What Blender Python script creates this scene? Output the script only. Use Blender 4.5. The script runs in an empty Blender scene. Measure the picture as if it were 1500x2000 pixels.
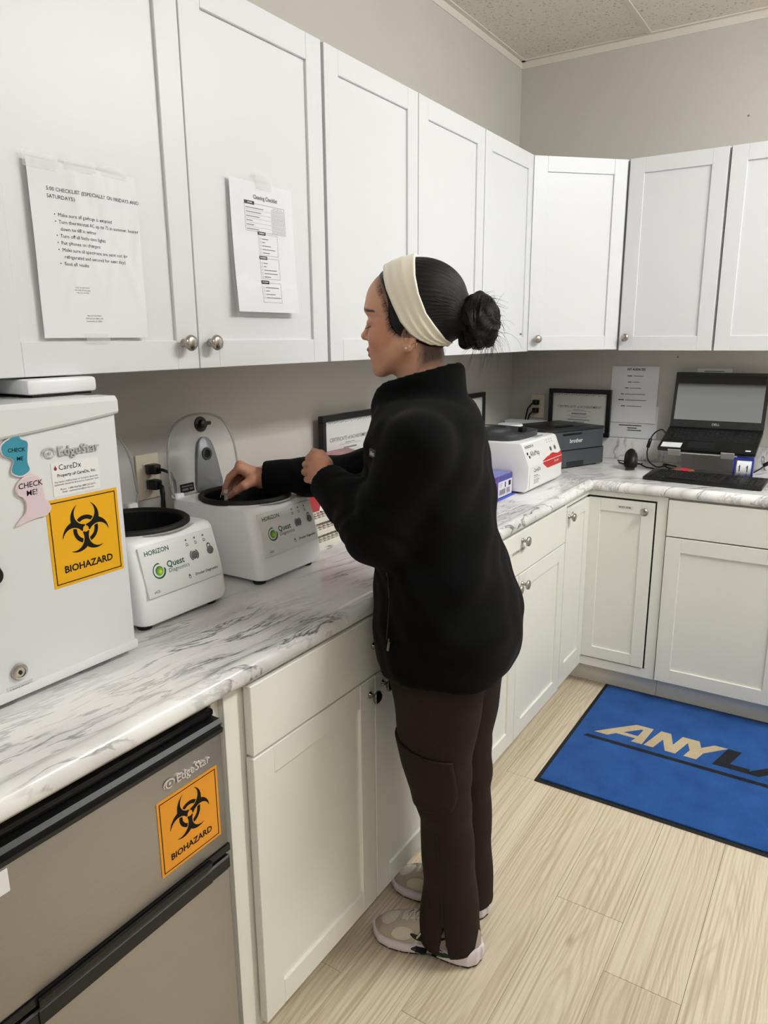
import bpy, bmesh, math, random
import numpy as np
from mathutils import Vector, Matrix
random.seed(7)
SC = bpy.context.scene
COL = SC.collection
PI = math.pi

# ------------------------------------------------------------------ camera
cam_d = bpy.data.cameras.new('camera')
cam = bpy.data.objects.new('camera', cam_d); COL.objects.link(cam); SC.camera = cam
cam_d.sensor_fit = 'VERTICAL'; cam_d.sensor_height = 36.0; cam_d.sensor_width = 27.0
cam_d.lens = 1427.35 / 2000 * 36.0
cam_d.clip_start = 0.02
_y, _p, _r = 0.5725, -0.2342, -0.0077
_f = Vector((-math.sin(_y)*math.cos(_p), math.cos(_y)*math.cos(_p), math.sin(_p)))
_rt = Vector((math.cos(_y), math.sin(_y), 0)); _up = _rt.cross(_f)
_rt2 = _rt*math.cos(_r) + _up*math.sin(_r); _up2 = -_rt*math.sin(_r) + _up*math.cos(_r)
M = Matrix((_rt2, _up2, -_f)).transposed().to_4x4(); M.translation = Vector((1.5076, -0.3159, 1.4905))
cam.matrix_world = M

# ------------------------------------------------------------------ world, lamps, exposure
w = bpy.data.worlds.new('world'); SC.world = w; w.use_nodes = True
w.node_tree.nodes['Background'].inputs[0].default_value = (0.9, 0.93, 1.0, 1)
w.node_tree.nodes['Background'].inputs[1].default_value = 0.05
SC.view_settings.view_transform = 'Standard'
SC.view_settings.look = 'None'
SC.view_settings.gamma = 1.0
SC.view_settings.use_curve_mapping = False
SC.view_settings.exposure = EXPO = -0.33
SC.cycles.max_bounces = 7; SC.cycles.diffuse_bounces = 4; SC.cycles.glossy_bounces = 4
SC.cycles.transmission_bounces = 6; SC.cycles.transparent_max_bounces = 8
SC.cycles.caustics_reflective = False; SC.cycles.caustics_refractive = False
LAMPS = [((2.25, 1.85), 36.0), ((2.30, -1.20), 11.0)]     # wraparound ceiling fittings: centres (x, y) and watts
CEIL = 2.737
FW, FL, FH = 0.30, 1.22, 0.095                            # fitting width, length, height
def area(name, loc, rot, wdt, dep, watts, col=(0.935, 0.975, 1.0)):
    l = bpy.data.lights.new(name, 'AREA'); l.shape = 'RECTANGLE'; l.size = wdt; l.size_y = dep
    l.energy = watts; l.color = col
    o = bpy.data.objects.new(name, l); COL.objects.link(o); o.location = loc; o.rotation_euler = rot
for (lx, ly), wt in LAMPS:      # the lit faces of each lens: underside and the four sides
    area('lens_underside', (lx, ly, CEIL-FH-0.004), (0, 0, 0), FW-0.02, FL-0.04, wt)
    for sx in (-1, 1): area('lens_side', (lx+sx*(FW/2+0.004), ly, CEIL-FH/2), (0, -sx*PI/2, 0), FH-0.01, FL-0.04, wt*0.65)
    for sy in (-1, 1): area('lens_end', (lx, ly+sy*(FL/2+0.004), CEIL-FH/2), (sy*PI/2, 0, 0), FW-0.02, FH-0.01, wt*0.1)

# ------------------------------------------------------------------ materials
def s2l(c):
    c = [v/255.0 for v in c]
    return tuple(v/12.92 if v <= 0.04045 else ((v+0.055)/1.055)**2.4 for v in c) + (1.0,)
MATS = {}
def mat(name, rgb, rough=0.5, metal=0.0, spec=0.5, bump=None, var=None, trans=0.0, ior=1.45, sss=0.0,
        alpha=1.0, coat=0.0, emit=None, sheen=0.0):
    """principled material; bump=(scale,strength[,stretch]); var=(scale,amount) mild colour mottling"""
    if name in MATS: return MATS[name]
    m = bpy.data.materials.new(name); m.use_nodes = True; MATS[name] = m
    nt = m.node_tree; b = nt.nodes['Principled BSDF']
    b.inputs['Base Color'].default_value = s2l(rgb)
    b.inputs['Roughness'].default_value = rough
    b.inputs['Metallic'].default_value = metal
    b.inputs['Specular IOR Level'].default_value = spec
    b.inputs['IOR'].default_value = ior
    b.inputs['Transmission Weight'].default_value = trans
    b.inputs['Alpha'].default_value = alpha
    b.inputs['Coat Weight'].default_value = coat
    b.inputs['Sheen Weight'].default_value = sheen
    if sss:
        b.inputs['Subsurface Weight'].default_value = sss
        b.inputs['Subsurface Radius'].default_value = (0.012, 0.004, 0.002)
        b.inputs['Subsurface Scale'].default_value = 1.0
    if emit:
        b.inputs['Emission Color'].default_value = s2l(emit[0]); b.inputs['Emission Strength'].default_value = emit[1]
    if bump or var:
        tc = nt.nodes.new('ShaderNodeTexCoord')
    if var:
        n = nt.nodes.new('ShaderNodeTexNoise'); n.inputs['Scale'].default_value = var[0]; n.inputs['Detail'].default_value = 5
        nt.links.new(tc.outputs['Object'], n.inputs['Vector'])
        mx = nt.nodes.new('ShaderNodeMix'); mx.data_type = 'RGBA'
        a = s2l(rgb); k = var[1]
        mx.inputs['A'].default_value = tuple(max(0, v*(1-k)) for v in a[:3]) + (1,)
        mx.inputs['B'].default_value = tuple(min(1, v*(1+k)) for v in a[:3]) + (1,)
        nt.links.new(n.outputs['Fac'], mx.inputs['Factor']); nt.links.new(mx.outputs['Result'], b.inputs['Base Color'])
    if bump:
        mp = nt.nodes.new('ShaderNodeMapping')
        if len(bump) > 2: mp.inputs['Scale'].default_value = bump[2]
        n = nt.nodes.new('ShaderNodeTexNoise'); n.inputs['Scale'].default_value = bump[0]; n.inputs['Detail'].default_value = 4
        nt.links.new(tc.outputs['Object'], mp.inputs['Vector']); nt.links.new(mp.outputs['Vector'], n.inputs['Vector'])
        bp = nt.nodes.new('ShaderNodeBump'); bp.inputs['Strength'].default_value = bump[1]; bp.inputs['Distance'].default_value = 0.002
        nt.links.new(n.outputs['Fac'], bp.inputs['Height']); nt.links.new(bp.outputs['Normal'], b.inputs['Normal'])
    return m
class NT:
    """tiny node-graph helper"""
    def __init__(s, name, rough=0.5):
        s.m = bpy.data.materials.new(name); s.m.use_nodes = True; MATS[name] = s.m
        s.t = s.m.node_tree; s.b = s.t.nodes['Principled BSDF']; s.b.inputs['Roughness'].default_value = rough
    def n(s, typ, ins=None, **kw):
        nd = s.t.nodes.new('ShaderNode'+typ)
        for k, v in kw.items(): setattr(nd, k, v)
        for k, v in (ins or {}).items():
            if isinstance(v, bpy.types.NodeSocket): s.t.links.new(v, nd.inputs[k])
            else: nd.inputs[k].default_value = v
        return nd
    def link(s, a, b): s.t.links.new(a, b)
    def coord(s, scale=(1,1,1), rot=(0,0,0), kind='Object'):
        tc = s.n('TexCoord'); mp = s.n('Mapping', {'Vector': tc.outputs[kind], 'Scale': scale, 'Rotation': rot})
        return mp.outputs[0]
    def ramp(s, fac, stops):
        r = s.n('ValToRGB', {'Fac': fac}); e = r.color_ramp.elements
        while len(e) < len(stops): e.new(0.5)
        for el, (p, c) in zip(e, stops): el.position = p; el.color = c
        return r.outputs['Color']
    def math(s, op, a, b=0.0):
        nd = s.n('Math', {0: a, 1: b}, operation=op); return nd.outputs[0]
    def mix(s, f, a, b, mode='MIX'):
        nd = s.n('Mix', data_type='RGBA', blend_type=mode)
        for k, v in (('Factor', f), ('A', a), ('B', b)):
            if isinstance(v, bpy.types.NodeSocket): s.t.links.new(v, nd.inputs[k])
            else: nd.inputs[k].default_value = v
        return nd.outputs['Result']
    def bump(s, h, strength=0.3, dist=0.001):
        bp = s.n('Bump', {'Height': h, 'Strength': strength, 'Distance': dist}); s.link(bp.outputs[0], s.b.inputs['Normal'])

def marble(name, ang, seed):
    g = NT(name, 0.22)
    v = g.coord((1, 1, 1), (0, 0, ang))
    big = g.n('TexNoise', {'Vector': v, 'Scale': 2.2, 'Detail': 3}).outputs['Color']
    off = g.n('VectorMath', {0: big, 1: (0.5, 0.5, 0.5)}, operation='SUBTRACT').outputs[0]
    off = g.n('VectorMath', {0: off, 'Scale': 0.13}, operation='SCALE').outputs[0]
    off = g.n('VectorMath', {0: v, 1: off}, operation='ADD').outputs[0]
    off = g.n('VectorMath', {0: off, 1: (seed, seed*1.7, 0)}, operation='ADD').outputs[0]
    sv = g.n('Mapping', {'Vector': off, 'Scale': (12.0, 1.7, 2.0)}).outputs[0]
    def vein(scale, width, det, rough):
        n = g.n('TexNoise', {'Vector': sv, 'Scale': scale, 'Detail': det, 'Roughness': rough}).outputs['Fac']
        a = g.math('ABSOLUTE', g.math('SUBTRACT', n, 0.5))
        return g.n('MapRange', {'Value': a, 'From Min': 0.0, 'From Max': width, 'To Min': 1.0, 'To Max': 0.0}).outputs[0]
    v1 = vein(1.15, 0.022, 6, 0.62); v2 = vein(2.3, 0.03, 5, 0.6); cl = vein(0.9, 0.17, 4, 0.55)
    mask = g.n('TexNoise', {'Vector': off, 'Scale': 3.6, 'Detail': 2}).outputs['Fac']
    mk1 = g.n('MapRange', {'Value': mask, 'From Min': 0.42, 'From Max': 0.62}).outputs[0]
    mask2 = g.n('TexNoise', {'Vector': sv, 'Scale': 0.8, 'Detail': 2}).outputs['Fac']
    mk2 = g.n('MapRange', {'Value': mask2, 'From Min': 0.45, 'From Max': 0.66}).outputs[0]
    c = g.mix(g.math('MULTIPLY', g.math('MULTIPLY', cl, mk1), 0.62), s2l((250, 249, 247)), s2l((172, 168, 170)))
    c = g.mix(g.math('MULTIPLY', g.math('MULTIPLY', v2, mk2), 0.55), c, s2l((128, 124, 126)))
    c = g.mix(g.math('MULTIPLY', g.math('MULTIPLY', v1, mk1), 0.92), c, s2l((72, 68, 74)))
    g.link(c, g.b.inputs['Base Color'])
    return g.m
M_marble_l = marble('marble_laminate', 0.10, 0.0)
M_marble_b = marble('marble_laminate_back', 0.95, 3.7)

def planks():
    g = NT('wood_plank', 0.42)
    rnd = g.n('ObjectInfo').outputs['Random']
    r2 = g.math('FRACT', g.math('MULTIPLY', rnd, 17.31))
    tc = g.n('TexCoord').outputs['Object']
    sh = g.n('CombineXYZ', {'X': g.math('MULTIPLY', rnd, 37.0), 'Y': g.math('MULTIPLY', r2, 53.0), 'Z': 0.0}).outputs[0]
    v = g.n('VectorMath', {0: tc, 1: sh}, operation='ADD').outputs[0]
    wob = g.n('TexNoise', {'Vector': g.n('Mapping', {'Vector': v, 'Scale': (3.2, 1.1, 1)}).outputs[0], 'Scale': 1.3, 'Detail': 2}).outputs['Fac']
    # cathedral figure: arched growth rings, straight lines at the plank edges
    xy = g.n('SeparateXYZ', {0: tc}).outputs
    sway = g.n('TexNoise', {'Vector': g.n('Mapping', {'Vector': v, 'Scale': (0.4, 2.6, 1)}).outputs[0], 'Scale': 1.0, 'Detail': 2}).outputs['Fac']
    xx = g.math('ADD', xy['X'], g.math('ADD', g.math('MULTIPLY', g.math('SUBTRACT', r2, 0.5), 0.11), g.math('MULTIPLY', g.math('SUBTRACT', sway, 0.5), 0.075)))
    par = g.math('MULTIPLY', g.math('POWER', g.math('ABSOLUTE', xx), 1.55), 300.0)
    fig = g.math('ADD', g.math('ADD', par, g.math('MULTIPLY', xy['Y'], 5.5)), g.math('MULTIPLY', wob, 5.0))
    rings = g.math('FRACT', fig)
    rings = g.n('MapRange', {'Value': g.math('ABSOLUTE', g.math('SUBTRACT', rings, 0.5)), 'From Min': 0.18, 'From Max': 0.5}).outputs[0]
    rings = g.math('MULTIPLY', rings, g.n('MapRange', {'Value': g.n('TexNoise', {'Vector': g.n('Mapping', {'Vector': v, 'Scale': (9, 2, 1)}).outputs[0], 'Scale': 1.0, 'Detail': 2}).outputs['Fac'], 'From Min': 0.3, 'From Max': 0.65}).outputs[0])
    fine = g.n('TexNoise', {'Vector': g.n('Mapping', {'Vector': v, 'Scale': (150, 1.5, 1)}).outputs[0], 'Scale': 1.0, 'Detail': 4}).outputs['Fac']
    kn = g.n('TexVoronoi', {'Vector': g.n('Mapping', {'Vector': v, 'Scale': (5.0, 2.1, 1)}).outputs[0], 'Scale': 1.0}).outputs['Distance']
    knot = g.n('MapRange', {'Value': kn, 'From Min': 0.01, 'From Max': 0.06, 'To Min': 1.0, 'To Max': 0.0}).outputs[0]
    base = g.ramp(rnd, [(0.0, s2l((222, 207, 183))), (0.5, s2l((230, 216, 193))), (1.0, s2l((215, 200, 177)))])
    c = g.mix(g.math('MULTIPLY', rings, 0.40), base, s2l((176, 154, 126)))
    c = g.mix(g.n('MapRange', {'Value': fine, 'From Min': 0.46, 'From Max': 0.70, 'To Max': 0.7}).outputs[0], c, s2l((172, 150, 122)))
    c = g.mix(g.math('MULTIPLY', knot, 0.5), c, s2l((140, 116, 92)))
    g.link(c, g.b.inputs['Base Color'])
    g.bump(fine, 0.12, 0.0006)
    return g.m
M_plank = planks()

def tile_mat():
    g = NT('ceiling_tile_board', 0.9)
    v = g.coord()
    a = g.n('TexNoise', {'Vector': v, 'Scale': 95, 'Detail': 3, 'Distortion': 0.6}).outputs['Fac']
    pits = g.n('MapRange', {'Value': a, 'From Min': 0.33, 'From Max': 0.40}).outputs[0]
    b2 = g.n('TexNoise', {'Vector': v, 'Scale': 260, 'Detail': 2}).outputs['Fac']
    c = g.mix(pits, s2l((186, 174, 156)), s2l((242, 234, 221)))
    c = g.mix(g.math('MULTIPLY', b2, 0.25), c, s2l((214, 204, 188)))
    g.link(c, g.b.inputs['Base Color']); g.bump(pits, 0.5, 0.002)
    return g.m
M_tile = tile_mat()
def wall_mat():
    g = NT('wall_paint', 0.75)
    n = g.n('TexNoise', {'Vector': g.coord(), 'Scale': 180, 'Detail': 3}).outputs['Fac']
    n2 = g.n('TexNoise', {'Vector': g.coord(), 'Scale': 3, 'Detail': 3}).outputs['Fac']
    g.link(g.mix(n2, s2l((194, 190, 182)), s2l((202, 198, 190))), g.b.inputs['Base Color']); g.bump(n, 0.12, 0.0008)
    return g.m
M_wall = wall_mat()
def steel_mat():
    g = NT('brushed_steel', 0.36)
    v = g.coord((1, 60, 500))
    n = g.n('TexNoise', {'Vector': v, 'Scale': 3, 'Detail': 3}).outputs['Fac']
    g.link(g.mix(n, s2l((166, 163, 156)), s2l((184, 180, 173))), g.b.inputs['Base Color'])
    g.b.inputs['Metallic'].default_value = 0.85
    g.link(g.n('MapRange', {'Value': n, 'To Min': 0.32, 'To Max': 0.46}).outputs[0], g.b.inputs['Roughness'])
    return g.m
M_steel = steel_mat()
M_upper = mat('white_melamine', (224, 225, 227), 0.38, bump=(420, 0.04))
M_base = mat('cream_white_paint', (240, 239, 230), 0.36, bump=(420, 0.04))
M_inside = mat('cabinet_inside_grey', (120, 112, 102), 0.6)
M_dark = mat('shadow_gap_dark', (34, 33, 32), 0.7)
M_nickel = mat('brushed_nickel', (186, 180, 170), 0.28, 1.0)
M_dknob = mat('reflection_dark_nickel', (120, 114, 106), 0.18, 1.0)  # dark reflections on the knobs put into the metal colour; zip puller shares it
M_trimw = mat('white_ceiling_metal', (224, 217, 205), 0.5)
M_white = mat('white_plastic', (238, 238, 240), 0.32)
M_whitem = mat('white_enamel', (226, 227, 228), 0.28, bump=(240, 0.03))
M_black = mat('black_plastic', (16, 16, 17), 0.4)
M_blackg = mat('black_gloss_plastic', (12, 12, 13), 0.2)
M_rubber = mat('black_rubber', (18, 18, 18), 0.6)
M_ink = mat('black_ink', (26, 26, 27), 0.8, spec=0.2)
M_grey_ink = mat('grey_ink', (120, 120, 120), 0.8, spec=0.2)
M_paper = mat('white_paper', (236, 237, 241), 0.8, spec=0.25, var=(6, 0.02))
M_tape = mat('clear_tape', (246, 246, 244), 0.18, alpha=0.16)
M_outlet = mat('ivory_outlet', (226, 214, 190), 0.4)
M_dgrey = mat('dark_grey_plastic', (74, 78, 82), 0.5, bump=(300, 0.08))
M_green = mat('dark_green_ink', (22, 92, 66), 0.6)

# ------------------------------------------------------------------ mesh helpers
def new_obj(name, mesh, parent=None, loc=None, rot=None):
    o = bpy.data.objects.new(name, mesh); COL.objects.link(o)
    if parent is not None: o.parent = parent
    if loc is not None: o.location = loc
    if rot is not None: o.rotation_euler = rot
    return o
def tag(o, label=None, cat=None, group=None, kind=None):
    if label: o['label'] = label
    if cat: o['category'] = cat
    if group: o['group'] = group
    if kind: o['kind'] = kind
    return o
def thing(name, label, cat, loc=(0, 0, 0), rz=0.0, group=None):
    o = bpy.data.objects.new(name, None); COL.objects.link(o); o.empty_display_size = 0.05
    o.location = loc; o.rotation_euler = (0, 0, rz)
    return tag(o, label, cat, group)
class B:
    """bmesh builder: chain shapes, then .obj(name, material, parent)"""
    def __init__(s): s.bm = bmesh.new()
    def _bev(s, verts, r, seg):
        if r > 0:
            es = list({e for v in verts for e in v.link_edges})
            bmesh.ops.bevel(s.bm, geom=es, offset=r, segments=seg, affect='EDGES', profile=0.5, clamp_overlap=True)
    def box(s, x0, x1, y0, y1, z0, z1, r=0.0, seg=1, mat=None):
        t = bmesh.new()
        vs = [t.verts.new((x, y, z)) for x in (x0, x1) for y in (y0, y1) for z in (z0, z1)]
        for q in ((0,1,3,2), (4,6,7,5), (0,4,5,1), (2,3,7,6), (0,2,6,4), (1,5,7,3)): t.faces.new([vs[i] for i in q])
        if r > 0: bmesh.ops.bevel(t, geom=list(t.edges), offset=r, segments=seg, affect='EDGES', profile=0.5, clamp_overlap=True)
        return s._merge(t, mat)
    def _merge(s, t, mat=None):
        if mat is not None: t.transform(mat)
        bmesh.ops.recalc_face_normals(t, faces=t.faces)
        me = bpy.data.meshes.new('tmp'); t.to_mesh(me); t.free(); s.bm.from_mesh(me); bpy.data.meshes.remove(me)
        return s
    def prism(s, pts, z0, z1, r=0.0, seg=1, mat=None, top=None):
        """polygon pts (x,y) extruded z0..z1; top = optional other outline at z1"""
        t = bmesh.new(); top = top or pts
        a = [t.verts.new((x, y, z0)) for x, y in pts]; b = [t.verts.new((x, y, z1)) for x, y in top]
        n = len(pts); t.faces.new(a[::-1]); t.faces.new(b)
        for i in range(n): t.faces.new((a[i], a[(i+1) % n], b[(i+1) % n], b[i]))
        if r > 0: bmesh.ops.bevel(t, geom=list(t.edges), offset=r, segments=seg, affect='EDGES', profile=0.5, clamp_overlap=True)
        return s._merge(t, mat)
    def lathe(s, prof, n=24, mat=None, cap=True):
        """profile (r,z) turned round z"""
        t = bmesh.new(); rings = []
        for r, z in prof:
            if r < 1e-6: rings.append([t.verts.new((0, 0, z))])
            else: rings.append([t.verts.new((r*math.cos(2*PI*i/n), r*math.sin(2*PI*i/n), z)) for i in range(n)])
        for a, b in zip(rings, rings[1:]):
            for i in range(n):
                j = (i+1) % n
                if len(a) == 1 and len(b) == 1: continue
                if len(a) == 1: t.faces.new((a[0], b[i], b[j]))
                elif len(b) == 1: t.faces.new((a[i], a[j], b[0]))
                else: t.faces.new((a[i], a[j], b[j], b[i]))
        if cap:
            if len(rings[0]) > 1: t.faces.new(rings[0][::-1])
            if len(rings[-1]) > 1: t.faces.new(rings[-1])
        return s._merge(t, mat)
    def tube(s, pts, r, n=8, mat=None):
        """round tube along a polyline, r number or list"""
        t = bmesh.new(); P = [Vector(p) for p in pts]; rr = r if isinstance(r, (list, tuple)) else [r]*len(P)
        rings = []; up = Vector((0, 0, 1))
        for i, p in enumerate(P):
            d = (P[min(i+1, len(P)-1)] - P[max(i-1, 0)]).normalized()
            a = d.cross(up)
            if a.length < 1e-3: a = d.cross(Vector((1, 0, 0)))
            a.normalize(); b = d.cross(a).normalized(); up = -b if False else b.cross(d) * 0 + b if False else up
            rings.append([t.verts.new(p + (a*math.cos(2*PI*k/n) + b*math.sin(2*PI*k/n))*rr[i]) for k in range(n)])
        for A, Bq in zip(rings, rings[1:]):
            for k in range(n): t.faces.new((A[k], A[(k+1) % n], Bq[(k+1) % n], Bq[k]))
        t.faces.new(rings[0][::-1]); t.faces.new(rings[-1])
        return s._merge(t, mat)
    def quad(s, pts):
        s.bm.faces.new([s.bm.verts.new(p) for p in pts]); return s
    def mesh(s, name, m, smooth=False, angle=None):
        me = bpy.data.meshes.new(name); s.bm.to_mesh(me); s.bm.free()
        me.materials.append(m)
        if smooth:
            me.polygons.foreach_set('use_smooth', [True]*len(me.polygons))
            if angle: me.set_sharp_from_angle(angle=math.radians(angle))
        return me
    def obj(s, name, m, parent=None, loc=None, rot=None, smooth=False, angle=None):
        return new_obj(name, s.mesh(name, m, smooth, angle), parent, loc, rot)
def kids(o): return [c for c in COL.objects if c.parent == o]
def dup(root, loc=None, rz=None, label=None, skip=()):
    r = root.copy(); COL.objects.link(r)
    if loc is not None: r.location = loc
    if rz is not None: r.rotation_euler = (0, 0, rz)
    if label: r['label'] = label
    for ch in kids(root):
        if ch.name.split('.')[0] in skip: continue
        c = ch.copy(); COL.objects.link(c); c.parent = r
        for g in kids(ch):
            d = g.copy(); COL.objects.link(d); d.parent = c
    return r
TEXTS = []; CONFORM = {}
def text(s, size, parent, loc, m=None, name='lettering', align='CENTER', rot=(PI/2, 0, 0), bold=0.0, shear=0.0, sx=1.0, spacing=1.0, line=1.0, extrude=0.0):
    cu = bpy.data.curves.new(name, 'FONT'); cu.body = s; cu.size = size; cu.align_x = align; cu.align_y = 'CENTER'
    cu.offset = bold; cu.shear = shear; cu.space_character = spacing; cu.space_line = line; cu.resolution_u = 2
    cu.extrude = extrude
    cu.materials.append(m or M_ink)
    o = bpy.data.objects.new(name, cu); COL.objects.link(o); o.parent = parent; o.location = loc; o.rotation_euler = rot
    o.scale = (sx, 1, 1); TEXTS.append(o)
    return o
def flush_texts():
    dg = bpy.context.evaluated_depsgraph_get(); dg.update()
    for o in TEXTS:
        me = bpy.data.meshes.new_from_object(o.evaluated_get(dg)); nm = o.name
        q = bpy.data.objects.new('tmp', me); q.parent = o.parent; q.location = o.location; q.rotation_euler = o.rotation_euler; q.scale = o.scale
        COL.objects.link(q); cu = o.data; bpy.data.objects.remove(o); bpy.data.curves.remove(cu)
        q.name = nm.split('.')[0]; me.name = q.name
        f = CONFORM.get(q.parent)
        if f:                                  # print lies on the bent sheet
            me.transform(Matrix.LocRotScale(q.location, q.rotation_euler, q.scale)); q.location = (0, 0, 0); q.rotation_euler = (0, 0, 0); q.scale = (1, 1, 1)
            for v in me.vertices: v.co.y = f(v.co.x, v.co.z)-0.0003
    TEXTS.clear()
def bars(specs, name, m, parent, y, th=0.0002):
    """printed rules / illegible lines: (x0,x1,z0,z1) thin quads in the plane y (front = -y)"""
    b = B(); f = CONFORM.get(parent)
    for x0, x1, z0, z1 in specs:
        if f:
            n = max(1, int((x1-x0)/0.008)); X = [x0+(x1-x0)*i/n for i in range(n+1)]
            for a, c in zip(X, X[1:]): b.quad([(a, f(a, z0)-0.0003, z0), (c, f(c, z0)-0.0003, z0), (c, f(c, z1)-0.0003, z1), (a, f(a, z1)-0.0003, z1)])
        else: b.quad([(x0, y, z0), (x1, y, z0), (x1, y, z1), (x0, y, z1)])
    o = b.obj(name, m, parent)
    if len(specs) > 1 and name != 'border': o['kind'] = 'stuff'
    return o
def mask_mesh(f, x0, x1, z0, z1, n, name, m, parent, y, rot=None, loc=None):
    """flat mesh (xz-plane, front -y) of the region f(x,z) < 0, by marching squares"""
    nx = n; nz = max(2, int(n*(z1-z0)/(x1-x0)))
    X, Z = np.meshgrid(np.linspace(x0, x1, nx+1), np.linspace(z0, z1, nz+1), indexing='ij')
    V = f(X, Z); bm = bmesh.new(); cache = {}
    def vert(k, p):
        if k not in cache: cache[k] = bm.verts.new((p[0], y, p[1]))
        return cache[k]
    for j in range(nz):
        i = 0
        while i < nx:
            c = [(i, j), (i+1, j), (i+1, j+1), (i, j+1)]
            v = [V[a] for a in c]
            if max(v) >= 0 and min(v) >= 0: i += 1; continue
            if max(v) < 0:
                e = i+1                              # merge a run of full cells
                while e < nx and V[e+1, j] < 0 and V[e+1, j+1] < 0: e += 1
                bm.faces.new([vert(('t', i, e, j), (X[i, j], Z[i, j])), vert(('u', i, e, j), (X[e, j], Z[e, j])),
                              vert(('v', i, e, j), (X[e, j+1], Z[e, j+1])), vert(('w', i, e, j), (X[i, j+1], Z[i, j+1]))])
                i = e; continue
            poly = []
            for q in range(4):
                a, b2 = c[q], c[(q+1) % 4]; va, vb = V[a], V[b2]
                if va < 0: poly.append(((X[a], Z[a]), ('c',)+a+(i, j)))
                if (va < 0) != (vb < 0):
                    t = va/(va-vb); poly.append(((X[a]+(X[b2]-X[a])*t, Z[a]+(Z[b2]-Z[a])*t), ('e', min(a, b2), max(a, b2), i, j)))
            if len(poly) >= 3: bm.faces.new([vert(k, p) for p, k in poly])
            i += 1
    bmesh.ops.recalc_face_normals(bm, faces=bm.faces)
    me = bpy.data.meshes.new(name); bm.to_mesh(me); bm.free(); me.materials.append(m)
    return new_obj(name, me, parent, loc, rot)

# ------------------------------------------------------------------ room shell
YB = 3.246                      # back wall
XR, YF = 3.1, -2.6              # right wall and wall behind the camera (outside the frame)
tag(B().box(-0.12, 0, YF-0.12, YB+0.12, -0.05, CEIL+0.1).obj('wall_left', M_wall), kind='structure')
tag(B().box(0, XR, YB, YB+0.12, -0.05, CEIL+0.1).obj('wall_back', M_wall), kind='structure')
tag(B().box(XR, XR+0.12, YF-0.12, YB+0.12, -0.05, CEIL+0.1).obj('wall_right', M_wall), kind='structure')
tag(B().box(0, XR, YF-0.12, YF, -0.05, CEIL+0.1).obj('wall_front', M_wall), kind='structure')
floor = tag(B().box(0, XR, YF, YB, -0.04, -0.004).obj('floor', mat('subfloor_dark', (70, 58, 46), 0.8)), kind='structure')
# vinyl planks, each a part of the floor
PW, PL = 0.178, 1.22
pm = B().box(-PW/2+0.0004, PW/2-0.0004, -PL/2+0.0004, PL/2-0.0004, -0.004, 0.0, 0.0006).mesh('plank', M_plank)
offs = {3: 1.193, 2: 1.367, 1: 0.84, 0: 1.844, 4: 0.62, 5: 1.52, 6: 1.01, 7: 0.35, 8: 1.70}
for k in range(-1, 14):
    x = 0.621 + PW*(k+0.5)
    y0 = offs.get(k, 0.37*k) % PL
    y = y0 - PL/2 - 3*PL
    while y < YB + PL/2:
        y += PL
        if y + PL/2 < -1.6 or y - PL/2 > 2.75 or x - PW/2 > XR: continue
        o = new_obj('plank', pm, floor, (x, y, 0))
# suspended ceiling: slab above, tiles as parts, white T-bars and wall angle
ceil = tag(B().box(0, XR, YF, YB, CEIL+0.012, CEIL+0.1).obj('ceiling', M_trimw), kind='structure')
xs = [0.0] + [0.580 + 0.61*i for i in range(5)]; xs[-1] = XR
ys = [YB - 1.22 - 1.22*i for i in range(5)]; ys = [YB] + [v for v in ys if v > YF] + [YF]
tcache = {}
for a, b in zip(xs, xs[1:]):
    for c, d in zip(ys, ys[1:]):
        cx, cy = (a+b)/2, (c+d)/2
        key = (round(b-a, 3), round(c-d, 3))
        if key not in tcache:
            hx, hy = (b-a)/2-0.012, (c-d)/2-0.012
            tcache[key] = B().box(-hx, hx, -hy, hy, 0.003, 0.012, 0.002).mesh('ceiling_tile', M_tile)
        new_obj('ceiling_tile', tcache[key], ceil, (cx, cy, CEIL))
for x in xs[1:-1]: B().box(x-0.012, x+0.012, YF, YB, CEIL-0.002, CEIL+0.012, 0.0008).obj('ceiling_bar', M_trimw, ceil)
for y in ys[1:-1]: B().box(0, XR, y-0.012, y+0.012, CEIL-0.0025, CEIL+0.0115, 0.0008).obj('ceiling_bar', M_trimw, ceil)
tag(B().box(0, 0.022, YF, YB, CEIL-0.0015, CEIL+0.010).box(0, 0.003, YF, YB, CEIL-0.030, CEIL).obj('trim_1', M_trimw), kind='structure')
tag(B().box(0, XR, YB-0.022, YB, CEIL-0.0015, CEIL+0.010).box(0.003, XR, YB-0.003, YB, CEIL-0.030, CEIL).obj('trim_2', M_trimw), kind='structure')
M_diff = mat('lit_diffuser', (255, 250, 240), 0.5, emit=((255, 248, 236), 3.0))
for i, ((lx, ly), wt) in enumerate(LAMPS):
    t = thing('ceiling_light', ['lit wraparound ceiling fitting above the standing person', 'lit wraparound ceiling fitting behind the camera'][i], 'light', (lx, ly, CEIL))
    B().box(-FW/2-0.008, FW/2+0.008, -FL/2-0.004, FL/2+0.004, -0.012, -0.0005, 0.002).obj('base_pan', M_trimw, t)
    B().box(-FW/2, FW/2, -FL/2, FL/2, -FH, -0.012, 0.012, 2).obj('lens', M_diff, t)

# small marks on the back wall paint: two filled screw holes
for x, z in ((0.995, 2.36), (0.80, 1.395)):
    b = B().lathe([(0.0, 0.0), (0.004, 0.0), (0.003, 0.0015), (0, 0.002)], 10, Matrix.Translation((x, YB, z)) @ Matrix.Rotation(PI/2, 4, 'X'))
    b.obj('wall_plug', M_inside, bpy.data.objects['wall_back'])

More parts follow.
